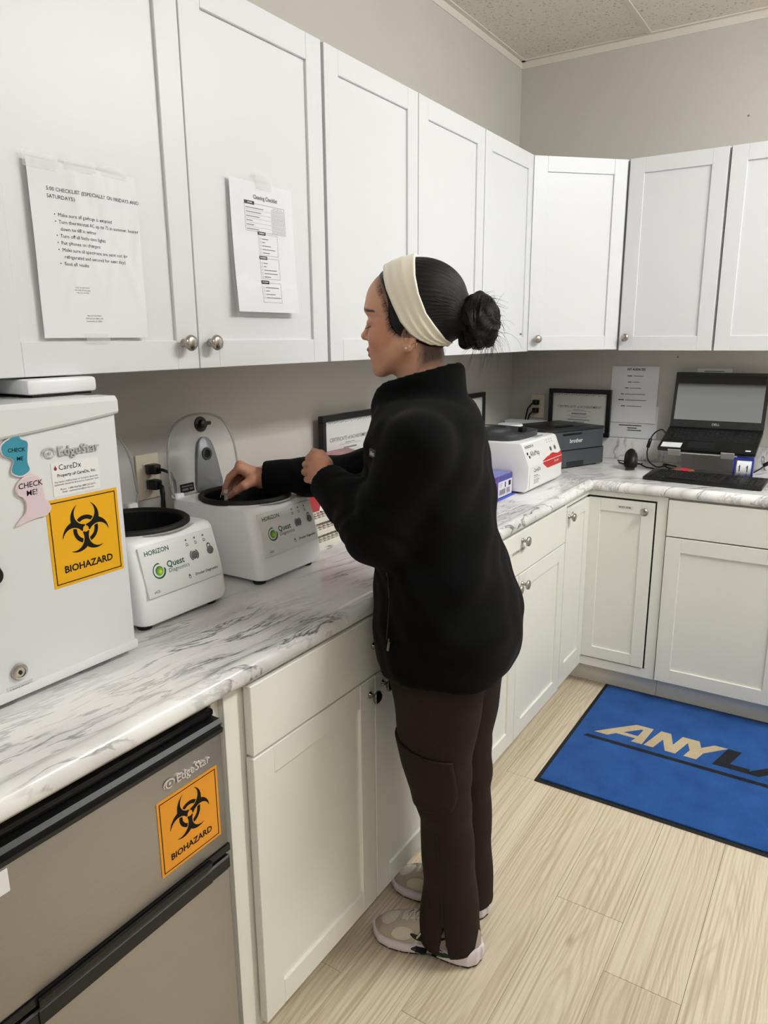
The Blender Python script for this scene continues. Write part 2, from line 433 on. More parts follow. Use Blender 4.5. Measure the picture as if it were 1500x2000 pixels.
# ------------------------------------------------------------------ worktop: one continuous L with a post-formed front edge
CX = 0.641
prof = [(0.002, 0.876), (CX-0.018, 0.876), (CX-0.008, 0.878), (CX-0.001, 0.886), (CX, 0.897), (CX-0.003, 0.908), (CX-0.010, 0.9155), (CX-0.019, 0.9195),
        (CX-0.027, 0.9190), (CX-0.033, 0.9165), (CX-0.039, 0.9146), (CX-0.048, 0.914), (0.002, 0.914)]
prof_y0 = -1.4
wt = thing('countertop', 'white marble-look worktop with grey veins and rolled front edge', 'countertop', (0, 0, 0))
def counter(part):
    b = B(); P = prof
    for (d0, z0), (d1, z1) in zip(P, P[1:]):
        if part == 'l': q = [(d0, prof_y0, z0), (d1, prof_y0, z1), (d1, YB-d1, z1), (d0, YB-d0, z0)]
        else: q = [(d0, YB-d0, z0), (d1, YB-d1, z1), (XR-.002, YB-d1, z1), (XR-.002, YB-d0, z0)]
        b.quad(q)
    b.bm.faces.new([b.bm.verts.new((d, prof_y0, z)) for d, z in P]) if part == 'l' else None
    bmesh.ops.remove_doubles(b.bm, verts=b.bm.verts, dist=1e-5)
    return b.obj('worktop_run', M_marble_l if part == 'l' else M_marble_b, wt, smooth=True, angle=50)
counter('l'); counter('b')
for nm, q in (('backsplash', (0.002, 0.019, prof_y0, YB-0.002)),):
    B().box(*q, 0.914, 1.014, 0.003, 2).obj('backsplash', M_marble_l, wt)
B().box(0.019, XR-.002, YB-0.019, YB-0.002, 0.914, 1.014, 0.003, 2).obj('backsplash', M_marble_b, wt)

# ------------------------------------------------------------------ cabinets (local frame: front faces -y, x to the right)
def shaker(parent, x0, x1, z0, z1, yf, m, rail=0.058, th=0.019, name='door', rec=0.007):
    """five-piece door: recessed panel with two stiles and two rails, front face at y = yf"""
    d = B().box(x0+0.01, x1-0.01, yf+rec, yf+th, z0+0.01, z1-0.01).obj(name, m, parent)
    r = 0.0012
    for a, b in ((x0, x0+rail), (x1-rail, x1)): B().box(a, b, yf, yf+th, z0, z1, r).obj('stile', m, d)
    for a, b in ((z0, z0+rail), (z1-rail, z1)): B().box(x0+rail, x1-rail, yf+0.0002, yf+th, a, b, r).obj('rail', m, d)
    return d
knob_me = B().lathe([(0.0085, 0.0), (0.0085, 0.002), (0.0055, 0.004), (0.0048, 0.012), (0.0075, 0.016), (0.0155, 0.0195), (0.0165, 0.0225), (0.0150, 0.0265), (0.009, 0.0290), (0, 0.0297)], 24).mesh('knob', M_nickel, True, 60)
knob_dk = knob_me.copy(); knob_dk.materials.clear(); knob_dk.materials.append(M_dknob)
def knob(parent, x, y, z, me=None): return new_obj('knob', me or knob_me, parent, (x, y, z), (PI/2, 0, 0))

UZ0, UZ1 = 1.4298, 2.1884
UD = 0.3024          # carcass depth; door adds 19 mm
def upper(label, loc, rz, w, doors, knobs=(), dx=0.0):
    c = thing('wall_cabinet', label, 'cabinet', loc, rz)
    B().box(0, w, -UD, -0.001, UZ0+0.003, UZ1, 0.001).obj('carcass', M_upper, c)
    for i, (a, b) in enumerate(doors):
        d = shaker(c, a, b, UZ0, UZ1-0.002, -UD-0.019, M_upper)
        for kx, kd in knobs:
            if kd == i: knob(d, kx, -UD-0.019, 1.483)
    return c
L = PI/2     # left-wall things: local x = world y
upper('white wall cabinet at the left edge, left of the taped checklist', (0, -0.575, 0), L, 0.915, [(0.003, 0.455), (0.459, 0.911)])
u1 = upper('white wall cabinet with two knobs and two taped checklists on its doors', (0, 0.345, 0), L, 0.916, [(0.007, 0.4605), (0.4635, 0.914)], [(0.420, 0), (0.493, 1)])
u2 = upper('white two-door wall cabinet above the framed certificate, behind the head', (0, 1.268, 0), L, 0.924, [(0.003, 0.459), (0.463, 0.921)])
u3 = upper('narrow white single-door wall cabinet with tiny tag, next to the corner cabinet', (0, 2.193, 0), L, 0.443, [(0.0015, 0.457)])
cc = thing('corner_wall_cabinet', 'white diagonal corner wall cabinet with one knob', 'cabinet', (0, YB, 0))
B().prism([(0.001, -0.001), (0.001, -0.609), (0.302, -0.609), (0.609, -0.302), (0.609, -0.001)], UZ0+0.003, UZ1, 0.001).obj('carcass', M_upper, cc)
dpar = shaker(cc, -0.203, 0.203, UZ0+0.004, UZ1-0.004, -0.019, M_upper)
dpar.location = (0.4555, -0.4555, 0); dpar.rotation_euler = (0, 0, PI/4)
knob(dpar, -0.168, -0.019, 1.480)
u4 = upper('white single-door wall cabinet on the back wall with knob at lower left', (0.612, YB, 0), 0, 0.380, [(0.008, 0.376)], [(0.036, 0)])
u5 = upper('white wall cabinet at the right edge on the back wall, above the laptop', (0.994, YB, 0), 0, 0.762, [(0.003, 0.379), (0.383, 0.759)])
for c, x, y in ((u3, 0.385, -UD-0.019+0.0065),):
    bars([(x-0.012, x+0.012, 1.4970, 1.5040)], 'door_tag', M_grey_ink, c, y)

BZ = 0.876
def base_carcass(c, w, d=0.61, notch=True):
    B().box(0, w, -d+0.001, -0.001, 0.102, BZ-0.001, 0.001).obj('carcass', M_base, c)
    B().box(0, w, -0.552, -0.02, 0, 0.102).obj('toe_kick', M_base, c)
YD = -0.6325           # front plane of base doors, local
def slab(parent, x0, x1, z0, z1): return B().box(x0, x1, YD, YD+0.019, z0, z1, 0.0015).obj('drawer', M_base, parent)
def tagstrip(parent, x, z, w, h, s, size, y, m=None):
    b = B().box(x-w/2, x+w/2, y-0.0004, y, z-h/2, z+h/2).obj('label_strip', mat('label_tape', (226, 224, 216), 0.3), parent)
    text(s, size, b, (x, y-0.0006, z), m, bold=0.0003)
bn = thing('base_cabinet', 'cream base cabinet right of the steel fridge, two doors with dark knobs below a drawer', 'cabinet', (0, 0.533, 0), L)
base_carcass(bn, 0.874)
B().box(-0.0185, 0.0, -0.600, -0.001, 0.0, BZ-0.001, 0.001).obj('end_panel', M_base, bn)
B().box(0.0, 0.036, -0.6135, -0.61, 0.102, BZ-0.001, 0.0008).obj('face_frame', M_base, bn)
d = slab(bn, 0.050, 0.868, 0.7245, 0.868); knob(d, 0.459, YD, 0.797, knob_dk)
d = shaker(bn, 0.0487, 0.461, 0.1084, 0.7195, YD, M_base); knob(d, 0.443, YD, 0.680, knob_dk)
d = shaker(bn, 0.465, 0.868, 0.1084, 0.7195, YD, M_base); knob(d, 0.498, YD, 0.688, knob_dk)
bf = thing('base_cabinet', 'cream base cabinet with labelled drawer and two doors, right of the standing person', 'cabinet', (0, 1.409, 0), L)
base_carcass(bf, 0.918)
d = slab(bf, 0.004, 0.910, 0.7245, 0.868); knob(d, 0.474, YD, 0.836)
tagstrip(bf, 0.445, 0.806, 0.145, 0.016, 'LAB SHIPPING SUPPLIES', 0.0105, YD-0.0002, M_grey_ink)
d = shaker(bf, 0.004, 0.4555, 0.1084, 0.7195, YD, M_base); knob(d, 0.425, YD, 0.683)
d = shaker(bf, 0.4595, 0.910, 0.1084, 0.7195, YD, M_base); knob(d, 0.485, YD, 0.683)
# corner unit: folded door in the inside corner
bc = thing('corner_base_cabinet', 'cream corner base cabinet with a folded two-leaf door', 'cabinet', (0, YB, 0))
B().prism([(0.001, -0.001), (0.001, -0.9165), (0.6095, -0.9165), (0.6095, -0.6095), (0.9335, -0.6095), (0.9335, -0.001)], 0.102, BZ-0.001, 0.001).obj('carcass', M_base, bc)
B().prism([(0.02, -0.02), (0.02, -0.9165), (0.552, -0.9165), (0.552, -0.552), (0.9335, -0.552), (0.9335, -0.02)], 0.0, 0.102).obj('toe_kick', M_base, bc)
# face frame round the inset doors, and dark sheets behind them, the shade of the gaps painted in
B().box(0.893, 0.9335, -0.622, -0.6095, 0.102, BZ-0.001, 0.0008).box(0.6095, 0.893, -0.622, -0.6095, 0.102, 0.1395, 0.0008).box(0.6095, 0.893, -0.622, -0.6095, 0.8545, BZ-0.001, 0.0008).obj('face_frame', M_base, bc)
B().box(0.6095, 0.622, -0.9165, -0.622, 0.102, 0.1395, 0.0008).box(0.6095, 0.622, -0.9165, -0.622, 0.8545, BZ-0.001, 0.0008).box(0.6095, 0.622, -0.9165, -0.9085, 0.1395, 0.8545, 0.0008).obj('face_frame', M_base, bc)
B().box(0.6096, 0.893, -0.6105, -0.6095, 0.1395, 0.8545).box(0.6095, 0.6105, -0.9085, -0.6105, 0.1395, 0.8545).obj('gap_shade', M_dark, bc)
d = shaker(bc, 0.6225, 0.886, 0.1445, 0.846, -0.6265, M_base, 0.05, 0.0145, rec=0.006)
knob(d, 0.851, -0.6265, 0.812)
tagstrip(d, 0.771, 0.818, 0.062, 0.014, 'BODY GUN', 0.009, -0.6268)
d2 = shaker(bc, -0.902, -0.6275, 0.1445, 0.846, -0.6265, M_base, 0.05, 0.0145, rec=0.006)   # built facing -y, turned to face +x
d2.rotation_euler = (0, 0, PI/2)
for g in kids(d2): pass
knob(d2, -0.884, -0.6265, 0.815)
tagstrip(d2, -0.84, 0.822, 0.03, 0.012, 'GUN', 0.008, -0.6268)
bb = thing('base_cabinet', 'cream base cabinet at the right edge behind the blue mat, drawer over door', 'cabinet', (0.935, YB, 0), 0)
base_carcass(bb, 0.914)
slab(bb, 0.003, 0.911, 0.7245, 0.868)
d = shaker(bb, 0.003, 0.4555, 0.1084, 0.7195, YD, M_base)
shaker(bb, 0.4595, 0.911, 0.1084, 0.7195, YD, M_base)
tagstrip(d, 0.40, 0.697, 0.075, 0.018, 'BODY GUN', 0.0105, YD-0.0002)

# ================================================================== things on and under the worktop
TOP = 0.9142
def bolts(X, Z):
    """biohazard trefoil, unit radius about 26"""
    R0 = np.hypot(X, Z); f = np.full(X.shape, 9.0)
    cres = np.full(X.shape, 9e3); hole = np.full(X.shape, 9e3); hole2 = np.full(X.shape, 9e3); slot = np.full(X.shape, 9e3)
    for a in (90, 210, 330):
        c, s = math.cos(math.radians(a)), math.sin(math.radians(a))
        cres = np.minimum(cres, np.hypot(X-11*c, Z-11*s)-15)
        hole = np.minimum(hole, np.hypot(X-15.5*c, Z-15.5*s)-11)
        hole2 = np.minimum(hole2, np.hypot(X-15.5*c, Z-15.5*s)-10)
        u = X*c+Z*s; v = np.abs(-X*s+Z*c)
        slot = np.minimum(slot, np.maximum(v-0.55, np.maximum(-u, u-9)))
        slot = np.minimum(slot, np.maximum(v-2.2, 18-u))
    body = np.maximum(np.maximum(np.maximum(cres, -hole), 3.0-R0), -slot)
    ring = np.maximum(np.maximum(np.maximum(9.3-R0, R0-13.2), hole2), -slot)
    return np.minimum(body, ring)
def biohazard(parent, cx, cz, y, wdt, hgt, col):
    s = B().box(cx-wdt/2, cx+wdt/2, y-0.0006, y, cz-hgt/2, cz+hgt/2).obj('biohazard_sticker', col, parent)
    yy = y-0.0009; e = wdt*0.035; t = wdt*0.012
    x0, x1, z0, z1 = cx-wdt/2+e, cx+wdt/2-e, cz-hgt/2+e, cz+hgt/2-e
    bars([(x0, x1, z0, z0+t), (x0, x1, z1-t, z1), (x0, x0+t, z0, z1), (x1-t, x1, z0, z1)], 'border', M_ink, s, yy)
    k = wdt*0.345/26
    mask_mesh(lambda X, Z: bolts(X, Z), -27, 27, -25, 27, 110, 'symbol', M_ink, s, 0, loc=(cx, yy, cz+hgt*0.10)).scale = (k, 1, k)
    text('BIOHAZARD', wdt*0.122, s, (cx, yy, cz-hgt*0.315), bold=0.0004*wdt/0.135)
    return s
def badge(parent, x, z, y, size):
    """chrome maker's badge: swirl and raised letters"""
    ch = mat('chrome_badge', (222, 222, 222), 0.22, 0.75)
    o = text('EdgeStar', size, parent, (x, y-0.0012, z), ch, 'badge_lettering', bold=0.0003, extrude=0.0012)
    def sw(X, Z):
        r = np.hypot(X/1.25, Z); a = np.maximum(np.abs(r-0.85)-0.13, -(np.abs(X-0.9)+np.abs(Z)*0.3-0.55))
        st = np.hypot(X*1.1, Z)-0.33
        s2 = np.maximum(np.hypot((X+0.2)/1.5, Z-0.05)-1.02, 0.86-np.hypot((X+0.2)/1.5, Z+0.12))
        return np.minimum(np.minimum(a, st), s2)
    q = mask_mesh(sw, -1.9, 1.9, -1.2, 1.2, 44, 'badge_swirl', ch, parent, 0, loc=(x-size*2.38, y-0.0018, z)); q.scale = (size*0.36, 1, size*0.40)

# ---- white countertop freezer
fz = thing('countertop_freezer', 'white mini freezer with lock and biohazard sticker on the worktop', 'freezer', (0, 0.05, TOP), L)
W = 0.459
B().box(0.004, W-0.004, -0.378, -0.03, 0.012, 0.472, 0.006, 2).obj('cabinet_body', M_whitem, fz, smooth=True, angle=40)
for x in (0.04, W-0.04):
    for y in (-0.34, -0.07): B().lathe([(0.016, 0), (0.018, 0.004), (0.016, 0.013)], 14, Matrix.Translation((x, y, 0))).obj('foot', M_rubber, fz)
dr = B().box(0.0, W, -0.420, -0.381, 0.018, 0.470, 0.007, 3).obj('door', M_whitem, fz, smooth=True, angle=40)
# arched cap over the door top, front lip lower on the left than at the right edge
n = 14; fpts = [(W*i/n, 0.452-0.030*math.sin(PI*(1-i/n)*0.55)) for i in range(n+1)]
t = bmesh.new(); A = []
for (x, z) in fpts:
    A.append([t.verts.new((x, -0.425, z)), t.verts.new((x, -0.428, z+0.004)), t.verts.new((x, -0.428, 0.474)), t.verts.new((x, -0.422, 0.4822)), t.verts.new((x, -0.375, 0.4822)), t.verts.new((x, -0.375, 0.470)), t.verts.new((x, -0.419, 0.468))])
for p, q in zip(A, A[1:]):
    for i in range(7): t.faces.new((p[i], p[(i+1) % 7], q[(i+1) % 7], q[i]))
t.faces.new(A[0][::-1]); t.faces.new(A[-1])
bb_ = B(); bb_._merge(t); bb_.obj('door_cap', M_whitem, dr, smooth=True, angle=35)
B().box(-0.002, W+0.002, -0.4235, -0.378, 0.0125, 0.030, 0.004, 2).obj('bottom_trim', M_whitem, fz, smooth=True, angle=40)
B().box(0.01, W-0.01, -0.375, -0.03, 0.4725, 0.4815, 0.003).obj('top_panel', M_whitem, fz)
badge(dr, 0.378, 0.3990, -0.4205, 0.0222)
M_sticker = mat('sticker_paper', (240, 240, 240), 0.35)
st = B().box(0.325, 0.414, -0.4207, -0.4202, 0.326, 0.382).obj('property_sticker', M_sticker, dr)
yS = -0.4209
text('CareDx', 0.013, st, (0.338, yS, 0.3730), M_ink, align='LEFT')
mask_mesh(lambda X, Z: np.minimum(np.hypot(X, Z+0.3)-0.55, np.maximum(np.abs(X)-0.5*(1-Z)*0.55, np.abs(Z-0.35)-0.6)), -1, 1, -1, 1.1, 26, 'logo_drop', mat('dark_red_ink', (140, 30, 40), 0.6), st, 0, loc=(0.3325, yS, 0.3735)).scale = (0.005, 1, 0.005)
text('Property of CareDx, Inc.', 0.0072, st, (0.371, yS, 0.3600), bold=0.00012)
text('Any issues, malfunctions, or concerns about this\nequipment should be directed to Customer Care', 0.0042, st, (0.3695, yS, 0.3475), line=1.1)
text('Phone   1-888-AlloMap (888-255-6627)\nEmail   customercare@caredx.com', 0.0042, st, (0.371, yS, 0.3345), line=1.1)
M_bio = mat('biohazard_yellow', (240, 178, 20), 0.42, var=(9, 0.03))
biohazard(dr, 0.3765, 0.247, -0.4202, 0.138, 0.150, M_bio)
b = B().lathe([(0.0135, 0), (0.0135, 0.004), (0.0115, 0.0065), (0.0085, 0.007), (0.0075, 0.005), (0, 0.005)], 28, Matrix.Translation((0.229, -0.420, 0.0560)) @ Matrix.Rotation(PI/2, 4, 'X'))
lk = b.obj('door_lock', M_nickel, dr, smooth=True, angle=40)
B().box(0.2275, 0.2305, -0.4262, -0.4252, 0.0525, 0.0595).lathe([(0.003, 0), (0.003, 0.0012), (0, 0.0012)], 12, Matrix.Translation((0.229, -0.4252, 0.056)) @ Matrix.Rotation(PI/2, 4, 'X')).obj('keyhole', M_black, lk)
ws = B().box(0.206, 0.250, -0.4206, -0.4201, 0.0150, 0.0355).obj('warning_sticker', mat('silver_sticker', (206, 204, 200), 0.35), dr)
text('ATTENTION', 0.0064, ws, (0.228, -0.4208, 0.0285)); text('SEE WARNING ON KEY', 0.0036, ws, (0.228, -0.4208, 0.0215))
B().lathe([(0.016, 0), (0.018, 0.006), (0.014, 0.016), (0, 0.017)], 24, Matrix.Translation((0.203, -0.420, 0.227)) @ Matrix.Rotation(PI/2, 4, 'X')).obj('dial', M_black, dr, smooth=True, angle=40)
# two handwritten magnets on the door: plain shapes, the writing kept
def outline(pts, n=6):
    """closed Catmull-Rom outline"""
    out = []; N = len(pts)
    for i in range(N):
        p0, p1, p2, p3 = [Vector(pts[(i+k-1) % N]) for k in range(4)]
        for k in range(n):
            u = k/n
            out.append(tuple(0.5*((2*p1)+(p2-p0)*u+(2*p0-5*p1+4*p2-p3)*u*u+(3*p1-p0-3*p2+p3)*u**3)))
    return out
RX = Matrix.Rotation(PI/2, 4, 'X')     # xy outline -> xz plane, thickness towards -y
def magnet(label, loc, pts, col, edge, lines):
    t = thing('fridge_magnet', label, 'magnet', loc, L)
    o1 = outline(pts)
    B().prism(o1, 0.0, 0.0028, mat=RX).obj('magnet_sheet', edge, t)
    c = Vector((sum(p[0] for p in pts)/len(pts), sum(p[1] for p in pts)/len(pts)))
    o2 = [tuple(c+(Vector(p)-c)*0.93) for p in o1]
    B().prism(o2, 0.0028, 0.0036, mat=RX).obj('printed_face', col, t)
    for s, size, x, z, rt in lines: text(s, size, t, (x, -0.0038, z), name='handwriting', rot=(PI/2, rt, 0), bold=0.00012, shear=0.1)
    return t
magnet('teal shaped magnet with handwriting, upper one on the white freezer door', (0.4215, 0.318, 1.320),
       [(-0.008, 0.026), (0.004, 0.036), (0.010, 0.024), (0.021, 0.017), (0.019, 0.000), (0.017, -0.016), (0.019, -0.030), (0.004, -0.037), (-0.011, -0.029), (-0.006, -0.010), (-0.021, 0.000), (-0.024, 0.014), (-0.016, 0.022)],
       mat('teal_print', (60, 150, 172), 0.3), mat('magnet_white_edge', (236, 222, 230), 0.4), [('CHECK', 0.0085, 0.000, 0.006, 0.05), ('ME', 0.0085, 0.004, -0.008, 0.05)])
magnet('pale pink shaped magnet reading CHECK ME, lower one on the white freezer door', (0.4215, 0.334, 1.250),
       [(-0.024, 0.016), (-0.017, 0.027), (-0.004, 0.034), (0.012, 0.033), (0.020, 0.024), (0.022, 0.008), (0.024, -0.008), (0.032, -0.024), (0.022, -0.035), (0.004, -0.036), (-0.016, -0.040), (-0.031, -0.043), (-0.024, -0.035), (-0.014, -0.026), (-0.010, -0.012), (-0.014, 0.000), (-0.022, 0.006)],
       mat('pink_print', (226, 206, 214), 0.3), mat('magnet_pale_edge', (232, 216, 214), 0.4), [('CHECK', 0.0125, 0.000, 0.019, -0.04), ('ME!', 0.0125, 0.001, 0.006, -0.04)])
# on top of the freezer
t = thing('network_router', 'flat white plastic box lying on the white freezer top', 'router', (0.265, 0.470, TOP+0.4826), L)
B().box(-0.072, 0.062, -0.08, 0.08, 0.004, 0.030, 0.006, 2).obj('housing', M_white, t, smooth=True, angle=40)
B().box(-0.060, 0.055, -0.07, 0.07, 0.0, 0.0045).obj('foot_pad', M_black, t)
t = thing('power_supply_unit', 'grey white vented box at the left end of the white freezer top', 'box', (0.27, 0.250, TOP+0.4826), L)
B().box(-0.15, 0.085, -0.09, 0.09, 0.0, 0.046, 0.004).obj('housing', mat('pale_grey_plastic', (206, 204, 206), 0.4), t)
B().box(-0.15, 0.062, -0.085, 0.08, 0.046, 0.051, 0.002).obj('top_plate', M_black, t)
b = B()
for i in range(5): b.box(0.008+i*0.0085, 0.0105+i*0.0085, -0.0906, -0.0890, 0.004, 0.018)
b.obj('vent_slots', M_ink, t)

# ---- steel undercounter fridge
fr = thing('undercounter_fridge', 'stainless steel two-door mini fridge with black trim under the worktop', 'fridge', (0, 0.030, 0), L)
W = 0.478
B().box(0.004, W-0.004, -0.570, -0.05, 0.015, 0.842, 0.004).obj('cabinet_body', mat('dark_grey_enamel', (62, 58, 55), 0.5), fr)
for x in (0.05, W-0.05):
    for y in (-0.53, -0.1): B().lathe([(0.018, 0), (0.018, 0.016)], 12, Matrix.Translation((x, y, 0))).obj('foot', M_rubber, fr)
B().box(0.0, W, -0.616, -0.05, 0.842, 0.857, 0.005, 2).obj('top_cover', M_blackg, fr, smooth=True, angle=40)
ud = B().box(0.002, W-0.002, -0.632, -0.574, 0.590, 0.815, 0.004, 2).obj('freezer_door', M_steel, fr, smooth=True, angle=40)
B().prism([(-0.574, 0.8155), (-0.634, 0.8155), (-0.636, 0.824), (-0.630, 0.826), (-0.634, 0.834), (-0.628, 0.8405), (-0.574, 0.8415)], 0.0, W, mat=Matrix(((0,0,1,0),(1,0,0,0),(0,1,0,0),(0,0,0,1)))).obj('door_trim', M_black, ud)
B().prism([(-0.574, 0.5895), (-0.634, 0.5895), (-0.634, 0.576), (-0.618, 0.570), (-0.574, 0.569)], 0.0, W, mat=Matrix(((0,0,1,0),(1,0,0,0),(0,1,0,0),(0,0,0,1)))).obj('door_trim', M_black, ud)
ld = B().box(0.002, W-0.002, -0.632, -0.574, 0.04, 0.538, 0.004, 2).obj('fridge_door', M_steel, fr, smooth=True, angle=40)
B().box(0.0, W, -0.634, -0.574, 0.5385, 0.566, 0.003).box(0.095, W-0.048, -0.6365, -0.634, 0.540, 0.5655, 0.001).obj('door_trim', M_black, ld)
B().box(0.095, W-0.048, -0.640, -0.634, 0.5720, 0.587, 0.0028, 2).obj('grip', M_blackg, ud)
badge(ud, 0.406, 0.782, -0.6322, 0.0212)
biohazard(ud, 0.3925, 0.690, -0.6322, 0.134, 0.140, mat('biohazard_orange', (238, 158, 34), 0.36, var=(7, 0.05)))
hd = B().box(0.030, 0.082, -0.6336, -0.6325, 0.776, 0.811, 0.0003).obj('barcode_sticker', M_sticker, ud)
bars([(0.046+0.004*i, 0.048+0.004*i, 0.784, 0.802) for i in range(6)], 'barcode', M_ink, hd, -0.6338)

# ---- centrifuges
def cent_body(w2, d0, d1, h, slope):
    """rounded body, local x +-w2, y -d1 (front) .. -d0 (back), front leaning back by slope at the top"""
    t = bmesh.new(); rings = []
    def ring(z, ins, fr, cr=0.022):
        pts = []
        x0, x1, y0, y1 = -w2+ins, w2-ins, -d1+fr+ins*0.3, -d0-ins
        for cx, cy, a0 in ((x1-cr, y0+cr, -90), (x1-cr, y1-cr, 0), (x0+cr, y1-cr, 90), (x0+cr, y0+cr, 180)):
            for k in range(5):
                a = math.radians(a0+k*22.5); pts.append(t.verts.new((cx+cr*math.cos(a), cy+cr*math.sin(a), z)))
        rings.append(pts)
    ring(0.012, 0.010, 0.004); ring(0.016, 0.004, 0.001); ring(0.030, 0.0, 0.0); ring(h*0.52, 0.001, slope*0.30); ring(h-0.012, 0.004, slope); ring(h-0.004, 0.007, slope+0.004); ring(h, 0.014, slope+0.012)
    for a, c in zip(rings, rings[1:]):
        for i in range(20): t.faces.new((a[i], a[(i+1) % 20], c[(i+1) % 20], c[i]))
    t.faces.new(rings[0][::-1]); t.faces.new(rings[-1])
    b = B(); b._merge(t); return b
def cut_hole(ob, x, y, z0, z1, r):
    c = B().lathe([(r, z0), (r, z1)], 40, Matrix.Translation((x, y, 0))).obj('cutter', M_black, ob.parent)
    md = ob.modifiers.new('hole', 'BOOLEAN'); md.operation = 'DIFFERENCE'; md.object = c; md.solver = 'EXACT'
    dg = bpy.context.evaluated_depsgraph_get(); dg.update()
    me = bpy.data.meshes.new_from_object(ob.evaluated_get(dg)); ob.modifiers.clear(); ob.data = me
    bpy.data.objects.remove(c)
M_cwhite = mat('centrifuge_white', (250, 250, 251), 0.34)
M_panel = mat('panel_overlay', (233, 233, 230), 0.36)
M_button = mat('grey_button', (100, 102, 105), 0.5)
M_acryl = mat('clear_smoky_acrylic', (222, 222, 218), 0.06, alpha=0.13, spec=0.6)
M_bracket = mat('grey_translucent_plastic', (120, 122, 124), 0.3, alpha=0.82)
def centrifuge(label, loc):
    c = thing('centrifuge', label, 'centrifuge', loc, L, 'open centrifuges on the worktop')
    h = 0.187; yc = -0.222; sl = 0.028
    bd = cent_body(0.121, 0.070, 0.375, h, sl).obj('housing', M_cwhite, c, smooth=True, angle=38)
    cut_hole(bd, 0.0, yc, 0.05, 0.3, 0.103); bd.data.set_sharp_from_angle(angle=math.radians(38))
    for x in (-0.09, 0.09):
        for y in (-0.34, -0.11): B().lathe([(0.014, 0), (0.016, 0.004), (0.015, 0.0125)], 14, Matrix.Translation((x, y, 0))).obj('foot', M_rubber, c)
    T = Matrix.Translation((0, yc, 0))
    B().lathe([(0.103, 0.180), (0.103, 0.190), (0.106, 0.196), (0.112, 0.197), (0.117, 0.193), (0.117, 0.186), (0.103, 0.180)], 48, T, cap=False).obj('rubber_rim', M_rubber, c, smooth=True, angle=60)
    bw = B().lathe([(0.1025, 0.188), (0.100, 0.10), (0.092, 0.070), (0.0, 0.068)], 40, T, cap=False).obj('rotor_bowl', M_black, c, smooth=True, angle=50)
    B().lathe([(0.022, 0.0685), (0.020, 0.125), (0.0, 0.128)], 20, T).box(-0.085, 0.085, yc-0.016, yc+0.016, 0.095, 0.115, 0.004).box(-0.016, 0.016, yc-0.085, yc+0.085, 0.095, 0.115, 0.004).obj('rotor', mat('dark_rotor', (30, 30, 32), 0.4), bw)
    # sloping control panel, a plate standing proud of the front
    # front line from (y=-0.375+0.0084, z=.097) to (y=-.375+.028, z=.175)
    zA, zB = h*0.52, h-0.012; yA, yB_ = -0.375+sl*0.30, -0.375+sl
    th = math.atan2(yB_-yA, zB-zA)
    pn = bpy.data.objects.new('control_panel', None)
    hh = 0.0525
    pl = B().box(-0.100, 0.100, -0.0028, 0.002, -hh, hh, 0.0022, 2)
    zc = 0.1215
    pn = pl.obj('control_panel', M_panel, c, (0, yA+(zc-zA)*math.tan(th)-0.0006, zc), (-th, 0, 0), smooth=True, angle=40)
    yF = -0.0031
    text('HORIZON', 0.0135, pn, (-0.088, yF, 0.037), M_green, align='LEFT', bold=0.0002)
    text('Quest', 0.0185, pn, (-0.040, yF, 0.004), M_green, align='LEFT', bold=0.00035)
    text('Diagnostics', 0.0120, pn, (-0.0385, yF, -0.0090), M_green, align='LEFT')
    text('642E', 0.0075, pn, (-0.086, yF, -0.043), M_green, align='LEFT')
    text('Drucker Diagnostics', 0.0078, pn, (0.091, yF, -0.0345), M_ink, align='RIGHT', shear=0.2, bold=0.0001)
    # round logo: green ball inside a broken ring
    ball = NT_ball()
    mask_mesh(lambda X, Z: np.hypot(X, Z)-0.60, -1, 1, -1, 1, 30, 'logo_ball', ball, pn, 0, loc=(-0.061, yF, -0.003)).scale = (0.0165, 1, 0.0165)
    mask_mesh(lambda X, Z: np.maximum(np.maximum(np.hypot(X, Z)-1.0, 0.80-np.hypot(X+0.06, Z-0.02)), -np.maximum(np.abs(X*0.7+Z*0.7-0.95)-0.22, -X-Z)), -1.05, 1.05, -1.05, 1.05, 44, 'logo_ring', M_green, pn, 0, loc=(-0.061, yF, -0.003)).scale = (0.0165, 1, 0.0165)
    mask_mesh(lambda X, Z: np.minimum(np.maximum(np.hypot(X, Z+0.25)-0.55, 0.4-np.hypot(X, Z+0.25)), np.minimum(np.hypot(X, Z-0.65)-0.22, np.maximum(np.abs(Z-0.35)-0.09, np.abs(X)-0.55))), -1, 1, -1, 1, 26, 'logo_mark', M_ink, pn, 0, loc=(0.011, yF, -0.0345)).scale = (0.0058, 1, 0.0058)
    for i, x in enumerate((0.022, 0.046, 0.070)):
        B().lathe([(0.0022, 0), (0.0022, 0.0005), (0, 0.0007)], 12, Matrix.Translation((x, yF+0.0003, 0.0415)) @ RX).obj('indicator_lamp', M_button, pn)
        mask_mesh(lambda X, Z: np.maximum(np.abs(np.maximum(np.abs(X), np.abs(Z))-0.75)-0.16, np.maximum(np.abs(X)-1, -(np.hypot(X-0.9, Z-0.9)-0.35))), -1, 1, -1, 1, 14, 'printed_icon', M_ink, pn, 0, loc=(x+0.001, yF, 0.0315)).scale = (0.0030, 1, 0.0034)
    for x, z in ((0.036, 0.006), (0.0815, 0.006)):
        B().lathe([(0.0088, 0), (0.0088, 0.0012), (0.0075, 0.0020), (0, 0.0022)], 24, Matrix.Translation((x, yF+0.0003, z)) @ RX).obj('push_button', M_button, pn, smooth=True, angle=40)
